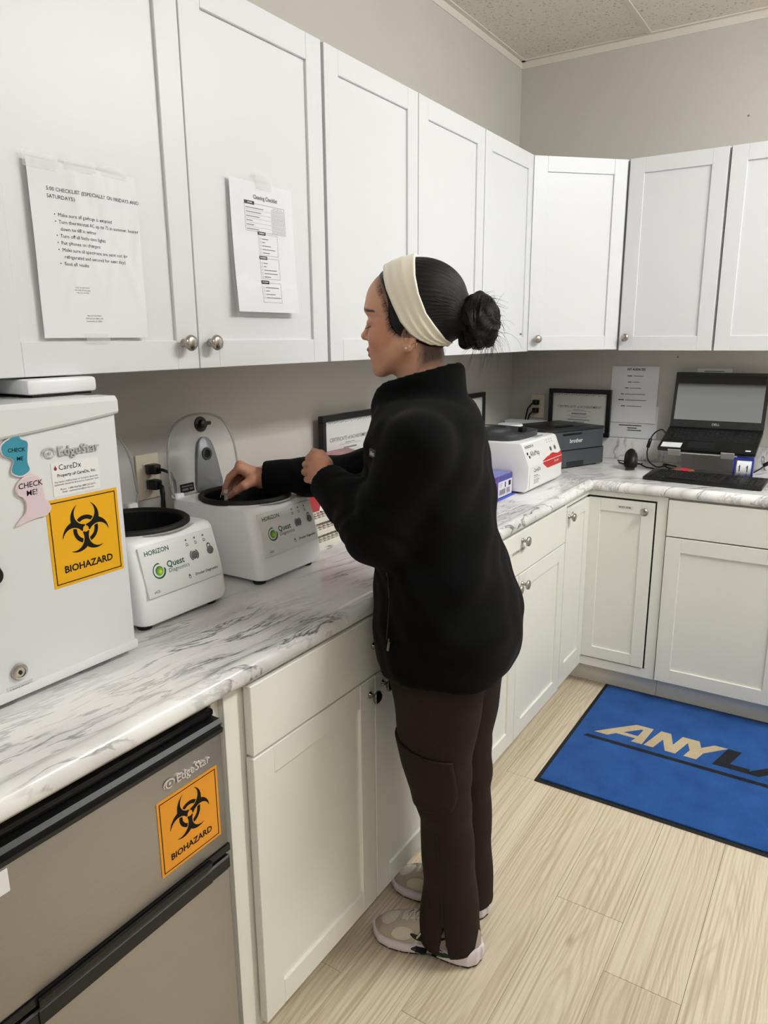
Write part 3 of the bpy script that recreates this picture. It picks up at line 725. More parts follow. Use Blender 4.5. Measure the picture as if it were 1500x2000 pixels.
    mask_mesh(lambda X, Z: np.maximum(np.abs(np.hypot(X, Z)-1.0)-0.09, -(np.abs(X)-0.45)), -1.2, 1.2, -1.2, 1.2, 40, 'printed_arrows', M_ink, pn, 0, loc=(0.036, yF, 0.006)).scale = (0.0112, 1, 0.0112)
    mask_mesh(lambda X, Z: np.maximum(np.abs(np.hypot(X, np.maximum(Z, 0))-0.8)-0.18, -Z-0.6), -1.1, 1.1, -0.7, 1.1, 26, 'printed_padlock', M_ink, pn, 0, loc=(0.0795, yF, 0.0165)).scale = (0.0052, 1, 0.0062)
    # rating label curved along the rim front: a flat printed strip on the top
    b = B(); N = 12
    for i in range(N):
        a0, a1 = [math.radians(-122+64*k/N) for k in (i, i+1)]
        b.quad([(0.119*math.cos(a0), yc+0.119*math.sin(a0), h+0.0004), (0.119*math.cos(a1), yc+0.119*math.sin(a1), h+0.0004), (0.130*math.cos(a1), yc+0.130*math.sin(a1), h+0.0004), (0.130*math.cos(a0), yc+0.130*math.sin(a0), h+0.0004)])
    b.obj('caution_print', mat('faded_print', (206, 202, 192), 0.5, var=(160, 0.2)), c)
    # clear lid standing open at the back, hinged on the housing
    lid = outline([(-0.112, 0.0), (-0.120, 0.06), (-0.112, 0.125), (-0.085, 0.172), (-0.045, 0.192), (0.0, 0.197), (0.045, 0.192), (0.085, 0.172), (0.112, 0.125), (0.120, 0.06), (0.112, 0.0), (0.04, -0.004), (-0.04, -0.004)], 5)
    ld_ = B().prism(lid, 0.0, 0.006, 0.0015, mat=RX).obj('lid', M_acryl, c, (0, -0.086, h+0.004), (-0.10, 0, 0), smooth=True, angle=50)
    edge = [Vector((x, -0.003, z)) for x, z in lid]; edge.append(edge[0])
    B().tube(edge, 0.0030, 6).obj('lid_edge', mat('acrylic_edge', (176, 176, 172), 0.2, alpha=0.75), ld_)
    br = outline([(-0.044, 0.0), (-0.040, 0.045), (-0.030, 0.100), (-0.018, 0.130), (0.0, 0.137), (0.018, 0.130), (0.030, 0.100), (0.040, 0.045), (0.044, 0.0), (0.0, -0.002)], 4)
    o = B().prism(br, 0.006, 0.016, 0.003, mat=RX).obj('latch_bracket', M_bracket, ld_, smooth=True, angle=50)
    B().lathe([(0.0165, 0.0), (0.0165, 0.003), (0.011, 0.003), (0.010, 0.0005), (0, 0.0005)], 24, Matrix.Translation((0, -0.0155, 0.093)) @ RX).obj('latch_socket', mat('dark_socket', (44, 44, 46), 0.4), o)
    B().lathe([(0.020, 0), (0.020, 0.004), (0.012, 0.006), (0.011, 0.016), (0.008, 0.018), (0, 0.018)], 20, Matrix.Translation((0, -0.006, 0.170)) @ RX).box(0.0, 0.026, -0.022, -0.014, 0.166, 0.176, 0.002).obj('lid_knob', M_black, ld_, smooth=True, angle=40)
    pt = B().box(-0.095, -0.050, -0.0075, -0.006, 0.004, 0.026).obj('maker_plate', M_black, ld_)
    bars([(-0.091, -0.054, 0.018, 0.021), (-0.091, -0.070, 0.009, 0.014), (-0.066, -0.054, 0.009, 0.014)], 'plate_print', M_button, pt, -0.0077)
    for x in (-0.10, 0.10): B().box(x-0.014, x+0.014, -0.096, -0.074, h-0.004, h+0.010, 0.003).obj('hinge', M_cwhite, c)
    return c
def NT_ball():
    if 'logo_green_ball' in MATS: return MATS['logo_green_ball']
    g = NT('logo_green_ball', 0.5)
    v = g.n('VectorMath', {0: g.n('TexCoord').outputs['Object'], 1: (0.15, 0.0, -0.15)}, operation='SUBTRACT').outputs[0]
    d = g.n('VectorMath', {0: v}, operation='LENGTH').outputs['Value']
    g.link(g.ramp(d, [(0.0, s2l((226, 226, 40))), (0.35, s2l((120, 180, 40))), (0.8, s2l((16, 92, 50)))]), g.b.inputs['Base Color'])
    return g.m
c2 = centrifuge('open white centrifuge in which the hand reaches, with clear lid raised', (0, 1.026, TOP))
flush_texts()
c1 = dup(c2, (-0.008, 0.688, TOP), L, 'open white centrifuge beside the white freezer, nearest to the camera')
C1KIDS = True
# closed older centrifuge near the printer
c3 = thing('centrifuge', 'white centrifuge with closed dark lid and red wave print, beside the printer', 'centrifuge', (0, 2.395, TOP), L)
w3 = 0.178
t = B().prism([(-0.14, 0.008), (-0.500, 0.008), (-0.514, 0.022), (-0.516, 0.105), (-0.484, 0.186), (-0.476, 0.190), (-0.14, 0.190)], -w3, w3, 0.004, 2, mat=Matrix(((0,0,1,0),(1,0,0,0),(0,1,0,0),(0,0,0,1))))
t.obj('housing', M_cwhite, c3, smooth=True, angle=35)
for x in (-0.14, 0.14):
    for y in (-0.46, -0.18): B().lathe([(0.016, 0), (0.017, 0.009)], 14, Matrix.Translation((x, y, 0))).obj('foot', M_rubber, c3)
M_lid3 = mat('dark_grey_lid', (58, 60, 64), 0.42)
lo = outline([(-0.150, -0.16), (-0.150, -0.36), (-0.125, -0.425), (-0.05, -0.440), (0.05, -0.440), (0.125, -0.425), (0.150, -0.36), (0.150, -0.16)], 4)
l3 = B().prism(lo, 0.1905, 0.212, 0.005, 2).obj('lid', M_lid3, c3, smooth=True, angle=40)
B().lathe([(0.075, 0.212), (0.072, 0.222), (0.060, 0.226), (0.058, 0.220), (0, 0.220)], 36, Matrix.Translation((-0.02, -0.29, 0))).obj('lid_boss', M_lid3, l3, smooth=True, angle=40)
B().box(-0.02, 0.02, -0.425, -0.40, 0.212, 0.232, 0.005, 2).obj('latch', M_black, l3)
p3 = bpy.data.objects.new('x', None); bpy.data.objects.remove(p3)
th3 = math.atan2(0.032, 0.081)
pu = B().box(-w3+0.004, w3-0.004, -0.0008, 0.0, -0.042, 0.042).obj('control_panel', M_panel, c3, (0, -0.5002, 0.1455), (-th3, 0, 0))
text('HORIZON 24', 0.014, pu, (-0.165, -0.0012, 0.030), M_dgrey, align='LEFT', bold=0.0003)
text('AlloMap', 0.027, pu, (-0.135, -0.0012, 0.000), M_ink, align='LEFT')
B().lathe([(0.006, 0), (0.006, 0.0006), (0, 0.0006)], 10, Matrix.Translation((-0.158, -0.0008, 0.006)) @ RX).lathe([(0.006, 0), (0.006, 0.0006), (0, 0.0006)], 10, Matrix.Translation((-0.148, -0.0008, -0.008)) @ RX).obj('logo_dots', M_ink, pu)
for x in (0.06, 0.085, 0.11):
    for z in (0.034, 0.024): B().lathe([(0.0022, 0), (0.0022, 0.0006), (0, 0.0006)], 8, Matrix.Translation((x, -0.0008, z)) @ RX).obj('indicator_lamp', M_button, pu)
for x in (0.075, 0.122): B().lathe([(0.009, 0), (0.009, 0.0015), (0, 0.002)], 16, Matrix.Translation((x, -0.0008, -0.004)) @ RX).obj('push_button', M_button, pu)
# red wave printed across the fold of the front
M_redwave = mat('red_print', (196, 44, 40), 0.4)
mask_mesh(lambda X, Z: np.maximum(Z-(0.017*np.clip((X+0.05)/0.09, 0, 1)**0.8+0.004*np.sin((X-0.05)*55)*(X > 0.03)-0.042), -0.0421-Z), -0.05, w3-0.005, -0.042, 0.0, 70, 'red_wave', M_redwave, pu, -0.0013)
pf = B().box(-w3+0.006, w3-0.006, -0.5168, -0.5158, 0.024, 0.1045).obj('front_label', M_panel, c3)
mask_mesh(lambda X, Z: np.maximum(0.1045-(X+0.05)*-0.0-Z+(-(0.029)*np.clip((X+0.05)/0.06, 0, 1)), Z-0.1043), -0.05, w3-0.007, 0.070, 0.1045, 50, 'red_wave', M_redwave, pf, -0.5171)
text('Drucker', 0.015, pf, (0.110, -0.5173, 0.093), M_sticker)
text('CareDx', 0.022, pf, (-0.135, -0.5172, 0.086), M_ink, align='LEFT')
bars([(-0.13, -0.09, 0.064, 0.067), (-0.13, -0.07, 0.058, 0.060), (-0.13, -0.075, 0.050, 0.052), (-0.13, -0.07, 0.045, 0.047), (-0.13, -0.08, 0.040, 0.042), (-0.13, -0.08, 0.035, 0.037)], 'small_print', M_grey_ink, pf, -0.5171)
bars([(-0.05, 0.04, 0.0, 0.004), (-0.05, 0.05, 0.008, 0.012), (-0.04, 0.03, 0.016, 0.02)], 'top_print', M_grey_ink, c3, 0.0).matrix_local = Matrix.Translation((0.06, -0.462, 0.1906)) @ Matrix.Rotation(-PI/2, 4, 'X')

# ---- wall sockets with plugs
def outlet(label, loc, rz, plugs):
    o = thing('wall_outlet', label, 'outlet', loc, rz)
    pl = B().box(-0.036, 0.036, -0.006, 0, -0.058, 0.058, 0.003, 2).obj('cover_plate', M_outlet, o, smooth=True, angle=40)
    for z in (-0.02, 0.02):
        s = B().box(-0.017, 0.017, -0.0078, -0.0055, z-0.014, z+0.014, 0.003, 2).obj('socket', M_outlet, pl)
        B().box(-0.008, -0.006, -0.0081, -0.0078, z-0.002, z+0.006).box(0.006, 0.008, -0.0081, -0.0078, z-0.002, z+0.006).obj('slots', M_ink, pl)
    return o
outlet('ivory wall outlet behind the near centrifuge', (0.0006, 0.905, 1.150), L, 0)
def plug(label, loc, rz, pts, r=0.004):
    """flat-sided plug on a socket with its cable running down"""
    p = thing('power_plug', label, 'plug', loc, rz)
    B().prism([(-0.014, -0.002), (-0.017, -0.018), (-0.010, -0.036), (0.010, -0.036), (0.017, -0.018), (0.014, -0.002)], -0.012, 0.012, 0.003, 2).obj('plug_body', M_black, p, smooth=True, angle=40)
    B().tube([(0, -0.034, 0)] + pts, r, 8).obj('cable', M_black, p, smooth=True)
    return p
plug('upper black plug in the outlet behind the near centrifuge', (0.0082, 0.905, 1.171), L, [(0.002, -0.052, 0.0), (0.012, -0.066, -0.008), (0.018, -0.072, -0.03), (0.022, -0.070, -0.08), (0.024, -0.064, -0.14), (0.03, -0.055, -0.19), (0.034, -0.05, -0.225), (0.036, -0.048, -0.2500)], 0.0042)
plug('lower black plug in the outlet behind the near centrifuge', (0.0082, 0.905, 1.131), L, [(0.0, -0.044, -0.004), (-0.002, -0.048, -0.02), (-0.003, -0.048, -0.05), (-0.004, -0.045, -0.12), (-0.004, -0.045, -0.17), (0.0, -0.05, -0.195), (0.012, -0.05, -0.2065)], 0.0065)
outlet('ivory wall outlet on the back wall near the corner', (0.147, YB-0.0006, 1.146), 0, 0)
p = plug('upper black plug in the back wall outlet', (0.143, YB-0.0082, 1.168), 0, [(-0.008, -0.044, -0.004), (-0.03, -0.044, -0.03), (-0.042, -0.038, -0.08), (-0.044, -0.036, -0.15), (-0.044, -0.036, -0.240)], 0.004)
p = plug('lower black plug in the back wall outlet', (0.143, YB-0.0082, 1.128), 0, [(-0.006, -0.042, -0.004), (-0.020, -0.042, -0.02), (-0.030, -0.038, -0.05), (-0.034, -0.034, -0.12), (-0.034, -0.034, -0.200)], 0.004)

# ---- framed certificates leaning or hanging
M_frame = mat('black_frame', (18, 19, 21), 0.35)
M_cert = mat('certificate_paper', (214, 214, 210), 0.22)
M_orn = mat('ornament_grey', (150, 152, 156), 0.6)
def certificate(label, loc, rz, w, h, fw=0.021):
    c = thing('framed_certificate', label, 'picture frame', loc, rz, 'black framed certificates')
    for x0, x1, z0, z1 in ((0, w, 0, fw), (0, w, h-fw, h), (0, fw, fw, h-fw), (w-fw, w, fw, h-fw)):
        B().box(x0, x1, -0.020, 0, z0, z1, 0.002).obj('frame_rail', M_frame, c)
    p = B().box(fw-0.001, w-fw+0.001, -0.012, -0.002, fw-0.001, h-fw+0.001).obj('certificate_sheet', M_cert, c)
    y = -0.0123; cx = w/2
    text('CERTIFICATE of ACHIEVEMENT', w*0.056, p, (cx, y, h*0.62), mat('cert_ink', (92, 92, 96), 0.6), bold=0.00005, sx=0.92)
    L_ = []
    for zf, hw, t in ((0.555, 0.09, 0.0022), (0.53, 0.19, 0.0012), (0.475, 0.12, 0.006), (0.43, 0.19, 0.0012), (0.40, 0.13, 0.0022), (0.345, 0.18, 0.0045), (0.30, 0.09, 0.0035)):
        L_.append((cx-w*hw, cx+w*hw, h*zf-t/2, h*zf+t/2))
    bars(L_, 'ruled_lines', mat('cert_line_ink', (128, 128, 132), 0.6), p, y)
    def orn(X, Z):
        e = np.minimum(np.minimum(X-fw, w-fw-X), np.minimum(Z-fw, h-fw-Z))
        a = np.abs(e-0.006-0.0018*np.sin(X*420)*np.sin(Z*390))-0.0006
        b2 = np.maximum(np.abs(np.sin(X*260+Z*120)*np.cos(Z*300-X*90))-0.16, np.maximum(e-0.012, np.minimum(np.abs(X-cx)*0+np.maximum(0.03-np.abs(np.abs(X-cx)-w*0.36), -1)*0+(h-fw-Z)-0.018, 9)))
        return np.maximum(np.minimum(a, b2), 0.001-e)
    mask_mesh(orn, fw, w-fw, fw, h-fw, 120, 'printed_ornament', M_orn, p, y)
    return c
cf1 = certificate('black framed certificate on the left wall above the red lidded bin', (0.0225, 1.590, 1.0145), L, 0.330, 0.226)
cf1.rotation_euler = (0, 0, L)
cf2 = certificate('black framed certificate on the left wall half hidden behind the back of the person', (0.0225, 2.515, 1.0145), L, 0.330, 0.226)
cf3 = certificate('black framed certificate on the back wall behind the dark grey printer', (0.2175, YB-0.0225, 1.0145), 0, 0.306, 0.226)

# ---- red sharps bin with translucent lid
M_red = mat('red_plastic', (178, 34, 40), 0.3)
M_redt = mat('translucent_red_lid', (196, 120, 120), 0.15, alpha=0.62)
sb = thing('sharps_bin', 'red lab bin with translucent pink lid behind the reaching arm', 'bin', (0.0, 1.255, TOP), L)
BW = 0.44; Q = Matrix(((0,0,1,0),(1,0,0,0),(0,1,0,0),(0,0,0,1)))
B().prism([(-0.048, 0.0), (-0.100, 0.0), (-0.142, 0.165), (-0.048, 0.165)], 0.0, BW, 0.006, 2, mat=Q).obj('tub', M_red, sb, smooth=True, angle=35)
B().prism([(-0.044, 0.166), (-0.150, 0.166), (-0.150, 0.178), (-0.132, 0.200), (-0.060, 0.214), (-0.044, 0.206)], -0.006, BW+0.006, 0.004, 2, mat=Q).obj('lid', M_redt, sb, smooth=True, angle=30)
fl = math.atan2(0.042, 0.165)
B().box(0.215, 0.40, -0.0012, 0.0, 0.014, 0.130).obj('front_label', M_sticker, sb, (0, -0.1002, 0), (fl, 0, 0))
# ---- tiered tube rack
M_wire = mat('cream_rack_plastic', (226, 222, 208), 0.4)
rk = thing('test_tube_rack', 'cream tiered tube rack on the worktop between centrifuge and person', 'rack', (0.287, 1.150, TOP), L)
rw, rd = 0.26, 0.125
for k, (z, y0, y1) in enumerate(((0.012, 0.004, rd), (0.036, 0.034, rd), (0.060, 0.066, rd))):
    B().box(0, rw, y0-0.004, y0+0.004, z-0.012, z+0.003, 0.001).box(0, rw, y1-0.004, y1, z-0.006, z+0.003, 0.001).box(0, 0.005, y0, y1, z-0.006, z+0.003).box(rw-0.005, rw, y0, y1, z-0.006, z+0.003).obj('tier_frame', M_wire, rk)
    b = B(); nx = 13
    for i in range(1, nx): b.box(rw*i/nx-0.0016, rw*i/nx+0.0016, y0, y1, z-0.002, z+0.002)
    m_ = max(2, int((y1-y0)/0.016))
    for i in range(1, m_): b.box(0.004, rw-0.004, y0+(y1-y0)*i/m_-0.0016, y0+(y1-y0)*i/m_+0.0016, z-0.0022, z+0.0018)
    b.obj('tier_grid', M_wire, rk)
for x in (0, rw-0.005): B().prism([(0.0, 0.0), (rd, 0.0), (rd, 0.062), (0.064, 0.062), (0.032, 0.038), (0.0, 0.014)], x, x+0.005, 0.0008, mat=Q).obj('end_plate', M_wire, rk)

# ---- glove box on a blue tray
t = thing('blue_folder', 'flat blue plastic sheet under the purple glove box', 'folder', (0.40, 2.110, TOP), L)
B().box(-0.13, 0.105, -0.065, 0.06, 0.0, 0.003, 0.001).obj('cover', mat('blue_plastic', (44, 78, 190), 0.35), t)
M_purple = mat('purple_card', (92, 56, 140), 0.45); M_lil = mat('lilac_card', (132, 138, 200), 0.45); M_cardw = mat('white_card', (222, 218, 226), 0.5)
gb = thing('glove_box', 'small purple and white carton of gloves beside the back of the person', 'box', (0.33, 2.115, TOP+0.0032), L)
B().box(-0.150, 0.095, -0.122, 0.0, 0.0, 0.082, 0.001).obj('carton', M_purple, gb)
B().box(-0.148, 0.093, -0.121, -0.001, 0.0821, 0.0826).obj('top_print', M_lil, gb)
B().prism(outline([(-0.09, -0.06), (-0.03, -0.082), (0.03, -0.06), (-0.03, -0.038)], 5), 0.0827, 0.0831).obj('dispensing_slot', M_ink, gb)
e1 = B().box(-0.030, 0.094, -0.1226, -0.1221, 0.002, 0.080).obj('front_print', M_cardw, gb)
bars([(-0.030, 0.094, 0.060, 0.080)], 'blue_band', mat('blue_print', (70, 72, 150), 0.45), e1, -0.1228)
bars([(-0.02+0.004*i, -0.02+0.004*i+(0.0025 if i % 3 else 0.0012), 0.010, 0.030) for i in range(14)] + [(0.045+0.004*i, 0.047+0.004*i, 0.010, 0.030) for i in range(8)] + [(0.028, 0.036, 0.034, 0.054), (0.062, 0.082, 0.036, 0.054)], 'barcode', M_ink, e1, -0.1228)
bars([(-0.02, 0.01, 0.052, 0.0535), (-0.02, 0.005, 0.046, 0.0475), (-0.02, 0.0, 0.040, 0.0415)], 'small_print', M_grey_ink, e1, -0.1228)
mask_mesh(lambda X, Z: (X/1.5)**2+Z**2-1, -1.6, 1.6, -1.1, 1.1, 24, 'logo_oval', M_cardw, gb, 0, loc=(-0.078, -0.1226, 0.062)).scale = (0.018, 1, 0.012)
text('EXAM', 0.016, gb, (-0.078, -0.1226, 0.042), M_cardw, bold=0.0005)
bars([(-0.105, -0.05, 0.030, 0.032), (-0.105, -0.055, 0.025, 0.027), (-0.105, -0.06, 0.012, 0.014)], 'small_print', M_lil, gb, -0.1226)

# ---- laser printer standing askew in the corner
lp = thing('laser_printer', 'dark grey laser printer standing askew in the corner', 'printer', (0.468, 2.885, TOP), math.radians(65.8))
M_dk2 = mat('charcoal_plastic', (40, 42, 45), 0.45)
B().box(-0.188, 0.188, 0.004, 0.285, 0.004, 0.166, 0.006, 2).obj('housing', M_dgrey, lp, smooth=True, angle=40)
B().box(-0.190, 0.190, 0.0, 0.288, 0.164, 0.176, 0.005, 2).obj('top_cover', M_dk2, lp, smooth=True, angle=40)
b = B().box(-0.12, 0.12, 0.05, 0.20, 0.1745, 0.1775, 0.002).prism([(-0.05, 0.06), (0.05, 0.06), (0.05, 0.10), (-0.05, 0.10)], 0.1775, 0.184, 0.002, top=[(-0.045, 0.062), (0.045, 0.062), (0.045, 0.07), (-0.045, 0.07)])
b.obj('output_tray', M_black, lp)
fp = B().box(-0.170, 0.165, -0.0025, 0.004, 0.083, 0.158, 0.002).obj('front_flap', M_dgrey, lp)
B().box(-0.085, 0.035, -0.0032, -0.0024, 0.148, 0.157).obj('flap_grip', M_black, fp)
text('brother', 0.026, fp, (0.0, -0.0035, 0.122), mat('pale_print', (224, 224, 224), 0.4), bold=0.0005)
pt = B().box(-0.186, 0.186, -0.002, 0.004, 0.006, 0.079, 0.002).obj('paper_tray', M_dgrey, lp)
B().box(-0.055, 0.055, -0.0028, -0.0018, 0.006, 0.030, 0.0).obj('tray_grip', M_dk2, pt)
B().box(-0.187, 0.187, -0.0008, 0.003, 0.0795, 0.0825).obj('seam', M_black, lp)
for x in (-0.15, 0.15):
    for y in (0.03, 0.25): B().box(x-0.012, x+0.012, y-0.012, y+0.012, 0, 0.005).obj('foot', M_rubber, lp)
# ---- white storage box and round tub behind the closed centrifuge
t = thing('storage_box', 'open white plastic box in the corner behind the printer, below the wall outlet', 'box', (0.132, 3.135, TOP), 0)
b = B()
for q in ((-0.10, 0.095, -0.035, -0.032, 0.0, 0.170), (-0.10, 0.095, 0.032, 0.035, 0.0, 0.170), (-0.10, -0.097, -0.032, 0.032, 0, 0.170), (0.092, 0.095, -0.032, 0.032, 0, 0.170), (-0.097, 0.092, -0.032, 0.032, 0, 0.004)): b.box(*q)
b.obj('walls', mat('frosted_white_plastic', (214, 216, 218), 0.3), t)
t = thing('round_tub', 'round white tub with lid behind the closed centrifuge', 'tub', (0.225, 2.712, TOP))
B().lathe([(0.046, 0), (0.052, 0.180), (0.052, 0.186)], 30).obj('tub_body', M_white, t, smooth=True, angle=50)
B().lathe([(0.055, 0.180), (0.056, 0.195), (0.052, 0.201), (0, 0.202)], 30).obj('tub_lid', M_white, t, smooth=True, angle=50)

# ---- papers
def paper(label, loc, rz, w, h, lift=0.0, curl=0.0, name='notice_sheet', seed=1, th=None, crumple=0.0):
    """sheet as a real bent mesh; local x 0..w, z 0..h, front -y"""
    t = thing(name, label, 'paper', loc, rz)
    n, k = 36, 46; bm = bmesh.new(); rnd = random.Random(seed); ph = [rnd.uniform(0, 6) for _ in range(8)]
    cre = [(rnd.uniform(0, w), rnd.uniform(0.3, 1)*h, rnd.uniform(-1.2, 1.2), rnd.uniform(0.4, 1)) for _ in range(12)]
    def f(x, z):
        v = 1-z/h
        y = -0.0012-lift*v*v-curl*(max(0.0, (x/w-0.75)/0.25))**2*v
        if crumple:
            q = 0.35+0.3*math.sin(31*x+ph[0]+9*z)*math.sin(24*z+ph[1]-17*x)
            q *= 1
            for cx, cz, sl, am in cre:             # sharp creases running down from the tape
                d = abs((x-cx)-sl*(z-cz)*0.4); q += am*0.9*math.exp(-d/0.006)*math.exp(-((z-cz)/0.07)**2)
            y -= crumple*q*(1-math.exp(-(h-z)/0.02))*(1-0.8*math.exp(-z/0.03))
        return y
    CONFORM[t] = f; V = []
    for i in range(n+1): V.append([bm.verts.new((w*i/n, f(w*i/n, h*j/k), h*j/k)) for j in range(k+1)])
    for i in range(n):
        for j in range(k): bm.faces.new((V[i][j], V[i+1][j], V[i+1][j+1], V[i][j+1]))
    me = bpy.data.meshes.new('sheet'); bm.to_mesh(me); bm.free(); me.materials.append(M_paper)
    me.polygons.foreach_set('use_smooth', [True]*len(me.polygons))
    return t, new_obj('sheet', me, t)
def tape(parent, x0, x1, z0, z1, y=-0.0026):
    return B().box(x0, x1, y-0.0001, y, z0, z1).obj('tape_strip', M_tape, parent)
XU = 0.3214+0.0001
P, sh = paper('crumpled 5:00 checklist page taped to the left wall cabinet door', (XU, 0.4535, 1.4940), L, 0.2165, 0.289, 0.0, 0.004, seed=3, crumple=0.0055)
yP = -0.0056
text('5:00 CHECKLIST (ESPECIALLY ON FRIDAYS AND\nSATURDAYS)', 0.0088, P, (0.032, yP, 0.2385), align='LEFT', line=1.35)
items = ['\u2022  Make sure all garbage is emptied', '\u2022  Turn thermostat AC up to 75 in summer, heater', '    down to 68 in winter', '\u2022  Turn off all bathroom lights', '\u2022  Put phones on chargers', '\u2022  Make sure all specimens are sent out (or', '    refrigerated and secured for next day)', '\u2022  Send all results']
for i, s in enumerate(items): text(s, 0.0082, P, (0.042, yP, 0.2045-0.0114*i), align='LEFT')
text('Any Lab Test Now\n9965 San Jose Blvd, #30\nJacksonville, FL 32257', 0.0034, P, (0.081, yP, 0.082), M_grey_ink, rot=(PI/2, PI, 0), line=1.3)
text('Any Lab Test Now\n9965 San Jose Blvd, #30\nJacksonville, FL 32257', 0.0038, P, (0.102, yP, 0.034), M_grey_ink, line=1.3)
tape(P, -0.006, 0.058, 0.273, 0.298, -0.0034); tape(P, 0.070, 0.132, 0.279, 0.300, -0.0034); tape(P, 0.145, 0.198, 0.281, 0.301, -0.0034); tape(P, 0.080, 0.130, -0.009, 0.009, -0.0045)
P, sh = paper('cleaning checklist page in a clear sleeve taped to the second wall cabinet door', (XU, 0.921, 1.5495), L, 0.208, 0.279, 0.012, 0.0, seed=5, crumple=0.0004)
sl = B(); Vv = []
for (z, y) in ((-0.010, -0.0165), (0.06, -0.0085), (0.14, -0.0052), (0.285, -0.0022)): Vv.append(((-0.010, y, z), (0.216, y, z)))
for a, c in zip(Vv, Vv[1:]): sl.quad([a[0], a[1], c[1], c[0]])
so = sl.obj('clear_sleeve', mat('clear_sleeve_film', (244, 244, 244), 0.12, alpha=0.10), P)
CP = CONFORM[P]
def yq(z): return -0.0024-0.012*(1-z/0.279)**2-0.0006
def ptext(s, size, x, z, m=None, **k): text(s, size, P, (x, yq(z)-0.0004, z), m, rot=(PI/2+0.0, 0, 0), **k)
def pbars(sp, m=None, name='printed_box'):
    b = B()
    for x0, x1, z0, z1 in sp:
        n = max(1, int((x1-x0)/0.012)); X = [x0+(x1-x0)*i/n for i in range(n+1)]
        for a, c in zip(X, X[1:]): b.quad([(a, CP(a, z0)-0.00025, z0), (c, CP(c, z0)-0.00025, z0), (c, CP(c, z1)-0.00025, z1), (a, CP(a, z1)-0.00025, z1)])
    o = b.obj(name, m or M_ink, P); o['kind'] = 'stuff'; return o
def pframe(x0, x1, z0, z1, t=0.0007):
    z = [z0+(z1-z0)*i/6 for i in range(7)]
    return [(x0, x1, z1-t, z1), (x0, x1, z0, z0+t)] + [(x0, x0+t, a, b) for a, b in zip(z, z[1:])] + [(x1-t, x1, a, b) for a, b in zip(z, z[1:])]
ptext('Cleaning Checklist', 0.0125, 0.114, 0.2480, bold=0.0002, sx=0.86)
pb = pframe(0.043, 0.178, 0.175, 0.2345)
for i in range(1, 6): pb.append((0.043, 0.178, 0.175+0.009*i, 0.175+0.009*i+0.0004))
for r in range(6):
    for q in range(7):
        x = 0.132+q*0.0064; z = 0.1775+r*0.009
        pb += [(x, x+0.0042, z, z+0.0005), (x, x+0.0042, z+0.0042, z+0.0047), (x, x+0.0005, z, z+0.0047), (x+0.0037, x+0.0042, z, z+0.0047)]
gl = []
for r, ln in enumerate((0.040, 0.024, 0.020, 0.044, 0.050, 0.058)): gl.append((0.047, 0.047+ln, 0.1785+r*0.009, 0.1802+r*0.009))
pbars(pb, mat('soft_ink', (78, 78, 80), 0.8)); ptext('S  M  T  W  T  F  S', 0.0042, 0.153, 0.2300)
pbars([(0.043, 0.076, 0.2310, 0.2385)]); ptext('EVERYDAY', 0.0046, 0.058, 0.2347, M_sticker, bold=0.0001)
bx = []; hd_ = []
for z1, z0, s, lens in ((0.172, 0.1255, 'TUESDAY', (0.022, 0.010, 0.030, 0.044, 0.024)), (0.1195, 0.074, 'THURSDAY', (0.014, 0.010, 0.044, 0.046, 0.022)), (0.066, 0.022, 'SATURDAY', (0.046, 0.014, 0.032, 0.050))):
    bx += pframe(0.083, 0.148, z0, z1, 0.0006); hd_.append((0.081, 0.108, z1-0.003, z1+0.0045)); ptext(s, 0.0042, 0.0945, z1+0.0008, M_sticker, bold=0.0001)
    for i, ln in enumerate(lens):
        z = z1-0.0125-0.0075*i
        bx += [(0.087, 0.0905, z, z+0.0004), (0.087, 0.0905, z+0.0032, z+0.0036), (0.087, 0.0874, z, z+0.0036), (0.0901, 0.0905, z, z+0.0036)]
        gl.append((0.094, 0.094+ln, z+0.0008, z+0.0026))
pbars(bx, MATS['soft_ink']); pbars(hd_); pbars(gl, mat('line_ink', (110, 110, 112), 0.8), 'printed_lines')
tape(P, 0.082, 0.134, 0.266, 0.302, -0.0034)
P, sh = paper('notice headed HIT AGENCIES on the back wall, upper of two overlapping sheets', (0.510, YB-0.0012, 1.089), 0, 0.216, 0.262, 0.004, 0.004, seed=9, crumple=0.0004)
text('HIT AGENCIES', 0.0150, P, (0.112, -0.0030, 0.248), M_ink, bold=0.0004, sx=0.85)
bars([(0.072, 0.095, 0.216, 0.2195), (0.078, 0.093, 0.188, 0.1915), (0.066, 0.082, 0.160, 0.1635), (0.048, 0.062, 0.132, 0.1355), (0.038, 0.064, 0.104, 0.1080), (0.052, 0.072, 0.076, 0.0795)], 'printed_lines', M_ink, P, -0.0062)
bars([(0.102, 0.145, 0.216, 0.219), (0.098, 0.130, 0.188, 0.191), (0.087, 0.140, 0.160, 0.163), (0.067, 0.160, 0.132, 0.135), (0.070, 0.166, 0.104, 0.107), (0.078, 0.148, 0.076, 0.079)], 'printed_lines', M_grey_ink, P, -0.0062)
P, sh = paper('lower white notice sheet on the back wall, tucked under the agencies notice', (0.508, YB-0.0004, 1.0175), 0, 0.226, 0.150, 0.0005, 0.0, seed=11)
bars([(0.05, 0.155, 0.056, 0.060), (0.09, 0.135, 0.044, 0.048), (0.09, 0.155, 0.033, 0.037)], 'printed_lines', M_ink, P, -0.0024)
P, sh = paper('small white label strip on the back wall above the laptop', (0.889, YB-0.0004, 1.296), 0, 0.143, 0.050, 0.0005, 0.0, seed=12)
